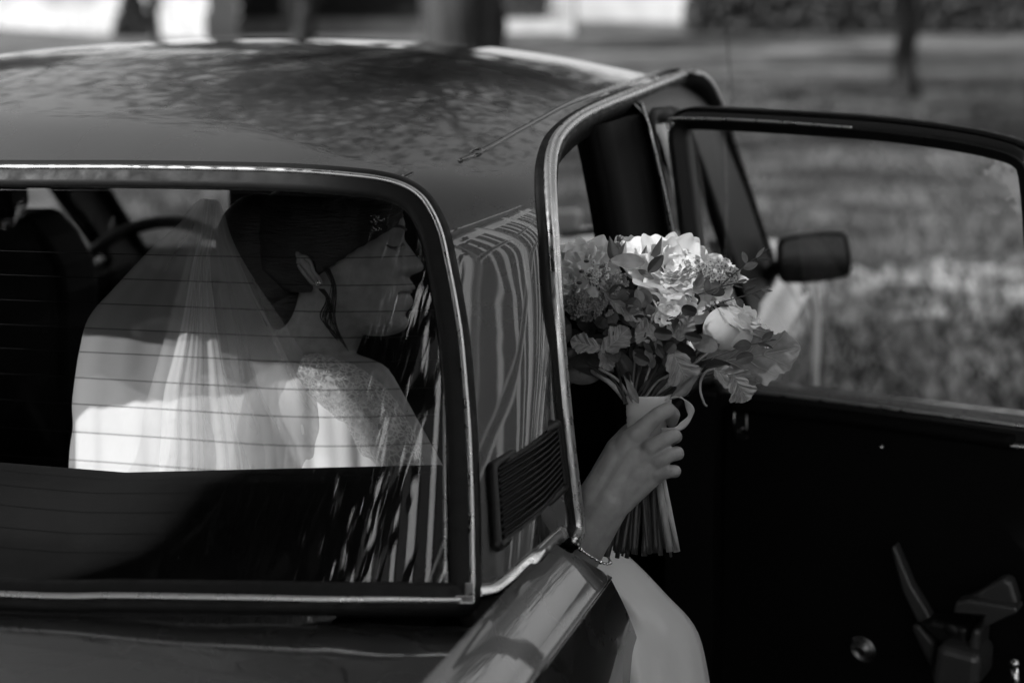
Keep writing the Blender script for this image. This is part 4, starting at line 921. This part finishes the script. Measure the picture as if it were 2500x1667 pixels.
# skirt over the knee in the doorway
mb = MB(); V = []
Lp = ipath([(1375, 1290, 0), (1410, 1330, 0), (1450, 1380, 0), (1490, 1450, 0), (1520, 1560, 0), (1545, 1720, 0)], 6); Rp = ipath([(1432, 1306, 0), (1490, 1328, 0), (1545, 1366, 0), (1625, 1448, 0), (1705, 1545, 0), (1742, 1720, 0)], 6)
ny = 26
for i in range(len(Lp)):
    for j in range(ny):
        v = j/(ny-1); x = (Lp[i][0]-140)*(1-v)+Rp[i][0]*v; y = Lp[i][1]*(1-v)+Rp[i][1]*v
        t = i/len(Lp); V.append(D(x, y, 2.03-.06*t-.05*math.sin(math.pi*min(1, v*1.02))*(.4+.6*t)+.10*v**4+.004*math.sin(v*9+t*4)+.0065*math.sin(v*15-t*8+1.5*math.sin(t*5))*t*t+.003*math.sin(v*33+t*15)*t+.012*math.exp(-((v-.35-.25*t)/.05)**2)*t+.02*math.exp(-((v-.72)/.12)**2-((t-.92)/.14)**2)))
mb.grid(V, len(Lp), ny); sk = bobj(mb, 'dress_skirt', M['skirt']); mod(sk, 'SOLIDIFY', thickness=.003)
mb = MB(); capsule(mb, D(700, 1500, 2.35), D(1520, 1620, 2.16), .13, .075, 24); bobj(mb, 'skirt_lap', M['skirt'])
# veil: two layers of tulle falling from the comb in folds
def veil(name, left, right, dd, ph, amp, y1=1215):
    Lf = ipath([(a, b, 0) for a, b in left], 6); Rg = ipath([(a, b, 0) for a, b in right], 6)
    n = 60; L2 = np.array([np.interp(np.linspace(0, len(Lf)-1, n), range(len(Lf)), Lf[:, q]) for q in (0, 1)]).T; R2 = np.array([np.interp(np.linspace(0, len(Rg)-1, n), range(len(Rg)), Rg[:, q]) for q in (0, 1)]).T
    V = []; nj = 120
    for i in range(n):
        t = i/(n-1)
        for j in range(nj):
            u = j/(nj-1); x = L2[i][0]*(1-u)+R2[i][0]*u; y = L2[i][1]*(1-u)+R2[i][1]*u
            fold = math.sin(u*9+ph+1.4*math.sin(t*2.2+ph))+.45*math.sin(u*19+ph*2+t*2.4)+.16*math.sin(u*43+t*3)
            a = (x-560)/430; d = dd+.028+.012*(1-t)-.012*math.sin(math.pi*t)+amp*fold*(.06+.94*t**1.1)*1.15+.075*a*a*t-.05*t*0
            V.append(D(x, y, d))
    mb = MB(); mb.grid(V, n, nj); return bobj(mb, name, M['veil'])
vl = [(492, 484), (470, 500), (440, 540), (370, 605), (290, 690), (218, 772), (195, 850), (182, 930), (176, 990), (178, 1040), (170, 1100), (164, 1215)]
veil('veil', vl, [(535, 490), (548, 520), (562, 570), (590, 630), (640, 710), (700, 800), (745, 870), (800, 950), (850, 1010), (905, 1070), (950, 1130), (1000, 1215)], 2.045, .4, .0055)
veil('veil_layer', [(500, 484), (485, 510), (470, 560), (452, 640), (430, 720), (400, 830), (372, 930), (350, 1010), (345, 1060), (330, 1120), (300, 1170), (280, 1215)], [(535, 492), (545, 540), (560, 590), (585, 640), (620, 720), (665, 800), (705, 880), (750, 960), (800, 1030), (850, 1090), (890, 1150), (920, 1215)], 2.03, 2.1, .007)
veil('veil_fold', [(500, 486), (490, 560), (470, 640), (455, 720), (440, 800), (420, 880), (400, 960), (395, 1040), (390, 1120), (385, 1215)], [(530, 486), (525, 560), (512, 640), (520, 720), (530, 800), (545, 880), (560, 960), (575, 1040), (590, 1120), (600, 1215)], 2.018, 3.3, .006)
# bracelet
mb = MB(); ax = D(1378, 1352, 1.93)-D(1500, 1200, 1.912); ax /= np.linalg.norm(ax); e1 = np.cross(ax, fw); e1 /= np.linalg.norm(e1); e2 = np.cross(ax, e1)
bc = D(1424, 1322, 1.922); P = [bc+e1*.036*math.cos(t)+e2*.030*math.sin(t) for t in np.linspace(0, 2*math.pi, 33)]; mb.tube(P, .0011, 6, False)
for k, t in enumerate(np.linspace(0, 2*math.pi, 33)[:-1]):
    c = bc+e1*.0368*math.cos(t)+e2*.0308*math.sin(t); mb.sphere(c, .0027 if k % 4 == 0 else .0017, 8, 6)
bobj(mb, 'bracelet', M['gem'])


# ---------------------------------------------------------------- the bouquet in her hand
bq = empty('bouquet', 'round bouquet of white roses, pale felted leaves and sprigs held in the bride\'s hand', 'bouquet', None, None, tuple(D(1575, 1000, 1.94)))
ql = Vector(tuple(D(1575, 1000, 1.94)))
def qobj(o, parent=None):
    o.parent = parent or bq
    if parent is None: o.matrix_parent_inverse = Matrix.Translation(-ql)
    return o
def frame(dirv, roll=0.0):
    z_ = np.array(dirv, float); z_ /= np.linalg.norm(z_); x_ = np.cross(up, z_); x_ /= np.linalg.norm(x_)+1e-9; y_ = np.cross(z_, x_)
    c, s = math.cos(roll), math.sin(roll); return np.stack([x_*c+y_*s, y_*c-x_*s, z_], 1)
# one petal mesh of each of three kinds, shared; z is the petal's own outward lean
def petal_mesh(nm, wide, curl, ruff, sd):
    r = random.Random(sd); nu, nv = 15, 11; V = []; F = []; ph = [r.uniform(0, 6) for _ in range(4)]
    for i in range(nv):
        v = i/(nv-1)
        for j in range(nu):
            u = -1+2*j/(nu-1); wd = wide*math.sin(math.pi*(.12+.62*v))**.8*(1-.25*v**6)
            ang = u*wd; rad = .34+.66*math.sin(v*1.45)
            edge = v**3; x = rad*math.sin(ang); y = rad*math.cos(ang); z = v*1.05
            y += edge*curl*(1+.3*math.sin(3*u+ph[0])); z += edge*ruff*(math.sin(5*u+ph[1])+.35*math.sin(10*u+ph[2]))-.24*edge*u*u; y += .05*v*v*math.sin(6*u+ph[3])
            V.append((x, y, z))
    F = [(i*nu+j, i*nu+j+1, (i+1)*nu+j+1, (i+1)*nu+j) for i in range(nv-1) for j in range(nu-1)]
    me = bpy.data.meshes.new(nm); me.from_pydata(V, [], F); me.polygons.foreach_set('use_smooth', [True]*len(F)); me.materials.append(M['petal']); me.update(); return me
PM = [petal_mesh('petal', .95, .10, .05, 1), petal_mesh('petal', .85, .25, .07, 2), petal_mesh('petal', 1.05, .42, .09, 3)]
def rose(px, py, dep, R, facing, n=22, open_=1.0, label=None, sd=0):
    r = random.Random(sd+int(px)); c = D(px, py, dep); B = frame(facing)
    core = MB(); core.sphere((0, 0, -.05), .30, 12, 10, (1, 1, 1.2)); o = core.obj('rose', M['petal']); qobj(o)
    R = R*.88; Mx = Matrix([list(B[0]*R)+[c[0]], list(B[1]*R)+[c[1]], list(B[2]*R)+[c[2]], [0, 0, 0, 1]]); o.matrix_world = Mx
    o.matrix_basis = Mx; o.matrix_parent_inverse = Matrix.Translation(-ql)
    if label: o['label'] = label
    for k in range(n):
        t = k/(n-1); a = k*2.4+r.uniform(-.3, .3); s = .30+.74*t**.8; lean = (-.15+.95*t**1.5)*open_*r.uniform(.9, 1.1)
        p = bpy.data.objects.new('petal', PM[min(2, int(t*3))]); C.collection.objects.link(p); p.parent = o
        hgt = .22-.45*t
        p.matrix_basis = Matrix.Rotation(a, 4, 'Z') @ Matrix.Translation((0, -.12+.16*t, hgt)) @ Matrix.Rotation(-lean*.75, 4, 'X') @ Matrix.Scale(s*r.uniform(.92, 1.08), 4)
    return o
tc = -fw
F_up = up*.8-fw*.5; F_fr = -fw*.9+up*.45; F_r = rt*.6-fw*.6+up*.3
rose(1422, 655, 1.985, .034, up*.75-fw*.7-rt*.25, 36, 1.15, 'large ruffled rose, leftmost', 1)
rose(1400, 690, 1.960, .026, -fw*.9-rt*.6+up*.2, 26, 1.2, None, 9)
rose(1537, 618, 2.015, .024, up*.9-fw*.42, 30, .95, 'small open rose at the top', 2)
rose(1632, 668, 1.965, .038, -fw*.8+up*.45+rt*.1, 40, 1.15, 'largest rose, in the middle of the top', 3)
rose(1655, 735, 1.955, .026, -fw*.95+rt*.1-up*.1, 26, 1.2, None, 13)
rose(1632, 762, 1.945, .019, -fw*.9-up*.1, 26, .9, 'small tight rose under the largest one', 4)
rose(1735, 665, 2.02, .030, up*.8-fw*.4+rt*.3, 18, 1.1, None, 14)
rose(1792, 785, 1.965, .031, rt*.55+up*.80-fw*.30, 30, .75, 'cup shaped rose low at the right, seen from its side', 5)
# smooth outer petals of the side-on rose
for k, (x, y, ax, ay, rr) in enumerate([(1772, 800, .026, .026, -.5), (1790, 812, .024, .021, -.35)]):
    mb = MB(); B = frame(-fw*.8+rt*.1-up*.3, rr); c = D(x, y, 1.95+.006*k); V = []
    for i in range(13):
        for j in range(13):
            u, v = -1+i/6, -1+j/6; q = math.hypot(u, v); m = max(abs(u), abs(v))/(q+1e-9) if q > 0 else 1; u2, v2 = u*m, v*m
            V.append(c+B@np.array([u2*ax, v2*ay, .016*(1-(u2*u2+v2*v2))]))
    mb.grid(V, 13, 13); qobj(mb.obj('petal', M['petal']))
# leaves
def leaf(kind, px, py, dep, L, W, ang, tilt=(0, 0), mt=None, cup=.15, label=None, sd=0, name='leaf'):
    """px,py = the leaf's base; ang = direction of its midrib in the plane facing the camera, degrees; tilt leans it away"""
    r = random.Random(sd*7+int(px)); nu, nv = (34, 17) if kind == 'lobed' else (16, 9); base = D(px, py, dep)
    a = math.radians(ang); e = rt*math.cos(a)+up*math.sin(a); e = e-fw*tilt[0]; e /= np.linalg.norm(e); s = np.cross(-fw, e); s = s-fw*tilt[1]; s /= np.linalg.norm(s); nrm = np.cross(e, s); nrm *= np.sign(np.dot(nrm, -fw)) or 1
    ph = [r.uniform(0, 6) for _ in range(3)]; V = []
    for i in range(nu):
        t = i/(nu-1)
        if kind == 'oval': wd = math.sin(math.pi*t**.85)**.75
        elif kind == 'round': wd = math.sqrt(max(0, 1-(2*t-1)**2))
        elif kind == 'lance': wd = math.sin(math.pi*t**.7)**1.1
        else:
            env = math.sin(math.pi*min(1, .06+.94*t)**1.15)**.6; lob = .66+.34*abs(math.sin(t*math.pi*2.6+.45))**.7; ser = 1+.045*math.sin(t*61)+.03*math.sin(t*37+ph[0]); wd = env*lob*ser
        wd = max(wd, .02)
        for j in range(nv):
            u = -1+2*j/(nv-1); x = t*L; sk = (abs(u)*W*.5*.35 if kind == 'lobed' else 0)*math.sin(math.pi*min(1, t*1.1))
            y = u*W*.5*wd; zc = cup*W*(u*u)*wd-.10*L*(t-.4)**2*2+.04*L*math.sin(5*t+ph[1])*(u if kind == 'lobed' else 0)
            if kind == 'lobed': zc += -.0022*math.exp(-(u/.10)**2)+.0016*math.sin(t*26-abs(u)*5)*min(1, abs(u)*2)+.05*W*math.sin(t*11+ph[2])*abs(u)**2
            else: zc -= .0008*math.exp(-(u/.12)**2)
            V.append(base+e*(x+sk)+s*y+nrm*zc)
    mb = MB(); mb.grid(V, nu, nv); o = qobj(mb.obj(name, mt or M['leaf_mid']))
    if kind == 'lobed' and L > .03:
        A_ = np.array(V).reshape(nu, nv, 3); mv = MB(); mv.tube(A_[:, nv//2]-fw*.0005, np.linspace(.0011, .0003, nu), 5)
        for i0 in range(3, nu-8, 6):
            for sd_ in (1, -1):
                pts_ = [A_[min(nu-1, i0+q_), nv//2+sd_*int(round(q_*(nv//2-1)/7.0))]-fw*.0005 for q_ in range(8)]; mv.tube(ipath(pts_, 2), np.linspace(.0007, .0002, 15), 4)
        vo_ = mv.obj('vein', M['leaf_vein'], o)
    if label: o['label'] = label
    return o
LD, LM, LPm = M['leaf_dark'], M['leaf_mid'], M['leaf_pale']
# pale felted lobed leaves
leaf('lobed', 1700, 892, 1.972, .118, .066, 9, (.1, .25), LPm, .05, 'big pale veined leaf spreading to the right', 1)
leaf('lobed', 1640, 858, 1.925, .044, .040, -62, (-.1, .1), LPm, .1, 'pale lobed leaf in the middle front', 2)
leaf('lobed', 1605, 822, 1.93, .026, .03, 160, (0, .1), LPm, .1, None, 3); leaf('lobed', 1655, 830, 1.93, .030, .022, 60, (0, .2), LPm, .1, None, 4)
leaf('lobed', 1472, 862, 1.93, .040, .030, 45, (.1, -.1), LPm, .15, 'pale lobed leaf low at the left', 5)
leaf('lobed', 1465, 850, 1.93, .034, .024, 165, (0, .1), LPm, .15, None, 6); leaf('lobed', 1470, 850, 1.935, .026, .020, -70, (0, 0), LPm, .15, None, 7)
leaf('lobed', 1500, 740, 1.935, .034, .026, 105, (.1, .2), LPm, .2, None, 8); leaf('lobed', 1492, 735, 1.93, .042, .020, -28, (0, .3), LPm, .3, None, 9)
leaf('lobed', 1745, 905, 1.94, .050, .034, -18, (-.1, .5), LPm, .2, 'small pale leaf drooping at the right', 10); leaf('lobed', 1790, 915, 1.94, .034, .034, -62, (-.2, .1), LPm, .2, None, 11)
# oval and round leaves
leaf('oval', 1575, 640, 1.94, .040, .018, 176, (0, .3), LM, .1, 'broad smooth oval leaf below the top rose', 12)
leaf('oval', 1558, 658, 1.942, .020, .007, -30, (0, 0), LM, .1, None, 13)
leaf('lance', 1568, 645, 1.965, .022, .009, 78, (.2, 0), LM, .2, None, 14); leaf('lance', 1590, 645, 1.955, .034, .012, 68, (.1, .3), LM, .3, None, 15)
leaf('lance', 1500, 640, 1.95, .030, .013, 100, (0, .1), LD, .2, None, 16); leaf('lance', 1510, 640, 1.965, .026, .010, 70, (0, .1), LM, .2, None, 17)
leaf('oval', 1582, 665, 1.93, .026, .013, 48, (0, .1), LD, .1, None, 18)
r = random.Random(21)
for k in range(78):   # dark round and oval foliage filling the body of the bouquet
    a = r.uniform(0, 6.28); q = math.sqrt(r.random()); x = 1590+185*q*math.cos(a); y = 800+105*q*math.sin(a)
    if y < 730 and x > 1560: y += 70
    kd = r.choice(('round', 'round', 'oval', 'lance')); leaf(kd, x, y, 1.958+.05*r.random(), r.uniform(.016, .028), r.uniform(.012, .022), r.uniform(-180, 180), (r.uniform(-.5, .5), r.uniform(-.5, .5)), LD if r.random() < .8 else LM, .12, None, 100+k)
for (x, y, L_, W_, an) in ((1568, 790, .020, .018, 80), (1590, 800, .018, .018, 10), (1585, 745, .022, .021, 130), (1610, 730, .020, .018, 200), (1560, 845, .019, .013, 60), (1578, 850, .018, .009, -70), (1600, 838, .020, .010, -60), (1520, 800, .020, .018, 200), (1535, 750, .022, .02, 90), (1740, 720, .020, .018, 100), (1700, 700, .018, .012, 60), (1840, 868, .020, .014, 195), (1752, 850, .03, .02, 160)):
    leaf('round' if W_ > .012 else 'oval', x, y, 1.938, L_, W_, an, (r.uniform(-.3, .3), r.uniform(-.3, .3)), LD if r.random() < .6 else LM, .12, None, int(x))
for (x, y, L_, W_, an) in ((1500, 905, .06, .03, 160), (1480, 890, .05, .035, 190), (1545, 930, .05, .02, 120), (1400, 850, .05, .04, 240), (1395, 790, .04, .04, 200), (1640, 920, .06, .022, 25), (1680, 905, .05, .025, 10), (1700, 870, .05, .035, 180)):
    leaf('lance' if W_ < .03 else 'round', x, y, 1.975, L_, W_, an, (r.uniform(-.2, .2), r.uniform(-.3, .3)), LD, .12, None, int(x)+5)
for k in range(38):
    x, y = r.choice(((1560, 770), (1585, 800), (1540, 730), (1680, 790), (1700, 730), (1500, 820), (1610, 850), (1650, 800), (1530, 760), (1470, 800), (1730, 850), (1580, 870))); x += r.gauss(0, 22); y += r.gauss(0, 18)
    leaf(r.choice(('round', 'round', 'oval')), x, y, 1.925+.02*r.random(), r.uniform(.013, .022), r.uniform(.010, .018), r.uniform(-180, 180), (r.uniform(-.6, .6), r.uniform(-.6, .6)), LD if r.random() < .7 else LM, .12, None, 400+k)
# sprig twigs with small leaves
def sprig(pts, dep, lv, mt=LD):
    P = ipath([(a, b, 0) for a, b in pts], 6); Q = [D(a, b, dep) for a, b, c in P]; mb = MB(); mb.tube(Q, np.linspace(.0009, .0005, len(Q)), 5); qobj(mb.obj('twig', M['stem']))
    for (x, y, L_, W_, an, m) in lv: leaf('oval', x, y, dep-.002, L_, W_, an, (r.uniform(-.2, .2), r.uniform(-.3, .3)), m, .1, None, int(x*3+y))
sprig([(1740, 715), (1790, 670), (1830, 640), (1870, 612)], 1.935, [(1822, 642, .014, .007, 105, LM), (1815, 655, .017, .009, 20, LM), (1845, 630, .016, .004, 50, LPm), (1845, 634, .018, .004, 5, LD), (1790, 676, .010, .006, 150, LD), (1862, 618, .008, .003, 35, LD)])
sprig([(1715, 760), (1770, 735), (1830, 718), (1880, 700)], 1.94, [(1800, 728, .012, .008, -60, LD), (1750, 742, .014, .004, -10, LD), (1860, 708, .012, .003, -5, LM), (1858, 706, .012, .003, 15, LM), (1835, 716, .012, .003, -30, LD), (1815, 712, .016, .004, 25, LD)])
sprig([(1700, 720), (1760, 700), (1810, 688), (1850, 678)], 1.935, [(1800, 690, .012, .004, 20, LM), (1790, 693, .012, .003, -20, LD)])
sprig([(1712, 880), (1770, 862), (1830, 842), (1890, 830)], 1.925, [(1835, 840, .021, .013, 188, LD), (1860, 832, .017, .008, 40, LD), (1850, 838, .018, .006, -18, LD), (1880, 830, .007, .002, 5, LD)])
sprig([(1290, 0), (1290, 0)], 1.94, []) if False else None
# floret clusters
def cluster(px, py, dep, rx, ry, n, sd, mt, rad=.0026):
    q = random.Random(sd); par = empty('filler_cluster', None, None, None, None); par.location = (0, 0, 0); qobj(par)
    mb = MB(); st = MB()
    for k in range(n):
        a = q.uniform(0, 6.28); rr = math.sqrt(q.random()); x = px+rx*rr*math.cos(a); y = py+ry*rr*math.sin(a); c = D(x, y, dep-.014*(1-rr*rr)+.004*q.random())
        B = frame(-fw+rt*q.gauss(0, .4)+up*q.gauss(.3, .4), q.uniform(0, 3)); s = rad*q.uniform(.8, 1.2)
        for j in range(5):
            b = 1.2566*j; mb.sphere(c+B@np.array([math.cos(b)*s*.8, math.sin(b)*s*.8, 0]), s*.62, 6, 4, (1, 1, .45), B)
        st.sphere(c-fw*.0009, s*.34, 5, 4); st.tube([c+fw*.001, D(px+(x-px)*.3, py+40, dep+.02)], .0004, 4)
    o = mb.obj('florets', mt, par); o['kind'] = 'stuff'; o = st.obj('floret_stalks', M['leaf_mid'], par); o['kind'] = 'stuff'
cluster(1752, 668, 1.945, 52, 38, 62, 1, M['floret']); cluster(1700, 655, 1.95, 30, 22, 22, 2, M['floret'])
cluster(1455, 668, 1.935, 34, 30, 22, 3, M['floret'], .0024); cluster(1500, 700, 1.94, 34, 40, 30, 4, M['leaf_mid'], .003)
cluster(1420, 745, 1.945, 40, 40, 34, 5, M['leaf_mid'], .0032); cluster(1470, 760, 1.94, 36, 34, 26, 6, M['leaf_mid'], .003); cluster(1510, 600, 1.99, 14, 22, 9, 7, M['leaf_mid'], .003)
mb = MB()
for (x, y) in ((1432, 637), (1420, 662), (1414, 690), (1470, 650), (1440, 672)): mb.sphere(D(x, y, 1.925), .0032, 10, 8, (1, 1, .6))
qobj(mb.obj('seed_heads', M['leaf_dark'])); 
# stems above the wrap, the wrap, stems below
r = random.Random(5)
for k in range(20):
    xt = 1400+430*k/19+r.uniform(-15, 15); yt = r.uniform(830, 905); xm = 1555+(xt-1590)*.16+r.uniform(-14, 14)
    mb = MB(); mb.tube(ipath([D(xt, yt, 1.97+r.uniform(-.02, .03)), D((xt+xm)/2+(xm-xt)*.12, 930, 1.955), D(xm, 985, 1.945+r.uniform(-.008, .01))], 5), r.uniform(.0014, .0030), 6)
    qobj(mb.obj('stem', M['stem'] if k % 3 else M['stem_pale']))
leaf('lance', 1560, 985, 1.925, .036, .008, 118, (0, .1), LM, .1, None, 900); leaf('lance', 1635, 975, 1.925, .052, .011, 42, (0, .3), LM, .3, None, 901); leaf('lance', 1548, 985, 1.93, .022, .006, 112, (0, .1), LM, .1, None, 902); leaf('lance', 1652, 970, 1.93, .034, .012, 50, (0, .6), LM, .3, None, 903)
mb = MB(); wv = []
for i in range(24):
    t = i/23; cx_ = 1585-12*t; c = D(cx_, 966+150*t, 1.945); rr_ = (.0255-.0085*t)
    for k in range(40):
        a = 2*math.pi*k/40; wv.append(c+rt*rr_*math.cos(a)-fw*rr_*.85*math.sin(a)+(rt*math.cos(a)-fw*math.sin(a))*(.0011*((t*5+a/6.283) % 1.0)+.0003*math.sin(t*60+3*a)))
F = [(i*40+k, i*40+(k+1) % 40, (i+1)*40+(k+1) % 40, (i+1)*40+k) for i in range(23) for k in range(40)]
mb.add(wv, F); wr = qobj(mb.obj('ribbon_wrap', M['wrap'])); mod(wr, 'SOLIDIFY', thickness=.0015)
P = ipath([D(a, b, d) for a, b, d in [(1625, 972, 1.93), (1650, 967, 1.925), (1672, 977, 1.925), (1686, 1003, 1.93), (1682, 1022, 1.935), (1662, 1042, 1.935), (1640, 1050, 1.93), (1615, 1055, 1.93)]], 6)
mb = MB(); tw = np.linspace(0, 1, len(P)); NN = [(-fw*math.cos(2.2*t+.9)+up*.9*math.sin(2.2*t+.9)) for t in tw]
Tn = np.gradient(P, axis=0); NN = [n_-t_*np.dot(n_, t_)/np.dot(t_, t_) for n_, t_ in zip(NN, Tn)]; NN = [n_/np.linalg.norm(n_) for n_ in NN]; V = []
for i in range(len(P)):
    b_ = np.cross(NN[i], Tn[i]); b_ /= np.linalg.norm(b_); wd = .0038+.0012*math.sin(i*.5)
    for a_ in (-1, -.5, 0, .5, 1): V.append(P[i]+b_*a_*wd+NN[i]*.0009*a_*a_)
mb.grid(V, len(P), 5); o = qobj(mb.obj('ribbon_loop', M['wrap'])); mod(o, 'SOLIDIFY', thickness=.0004)
for k, (a0, a1) in enumerate([((1534, 985), (1630, 1010)), ((1536, 1030), (1600, 1052))]):
    pass
for k in range(26):
    u = k/25; xbt = 1490+165*u+r.uniform(-14, 14); yb = 1350+r.uniform(-14, 12); dp = 1.945+r.uniform(-.018, .018); xt = 1572+(u-.5)*60+r.uniform(-16, 16)
    front = k in (23, 25)  # right-hand stems: pale colour stands in for the sun on them
    if front: dp = 1.922
    mb = MB(); rr_ = r.choice((.0014, .002, .0026, .0034, .0042)); mb.tube(ipath([D(xt, 1100, 1.945), D(xt+(xbt-xt)*.45, 1210, dp), D(xbt, yb, dp)], 5), rr_, 8); qobj(mb.obj('stem', M['stem_pale'] if front or k == 24 else M['stem']))
mb = MB()
P = ipath([D(a, b, d) for a, b, d in [(1695, 955, 1.95), (1712, 900, 1.95), (1725, 898, 1.95)]], 5)
P = ipath([D(a, b, 1.95) for a, b in [(1760, 900), (1728, 905), (1712, 925), (1710, 955), (1720, 985), (1727, 990)]], 5); mb.tube(P, np.linspace(.002, .0012, len(P)), 6); qobj(mb.obj('stem', M['stem_pale']))

# white ribbons tied over the front wing and the bonnet
mb = MB(); pts = [(2008, 735), (2030, 800), (2052, 870), (2062, 945)]; P = []
for i, z_ in enumerate(np.linspace(.93, .62, 14)):
    dx = np.interp(z_, [p[1] for p in SIDE][::-1], [p[0] for p in SIDE][::-1]); P.append((xb(2.15)+dx+.004, 2.15+.02*math.sin(i*.6), z_-.01))
P = [(.60, 2.2, .957), (.68, 2.18, .953)]+P; mb.sweep(np.array(P), np.array([(0, 0, 1.)]*2+[(1., 0, .15)]*14), [(-.05, 0), (-.03, .002), (0, .001), (.03, .002), (.05, 0), (.0, -.001)])
tag(mb.obj('ribbon', M['satin']), 'white satin ribbon drawn down over the front wing below the mirror', 'ribbon')
bow = prism('bow', [(1335, 522), (1370, 517), (1398, 515), (1409, 524), (1406, 550), (1399, 572), (1418, 563), (1440, 574), (1448, 584), (1335, 590)], 0, .05, M['satin'], None, .006, YP(2.62))
tag(bow, 'white ribbon bow lying on the bonnet, seen through the windscreen', 'bow')
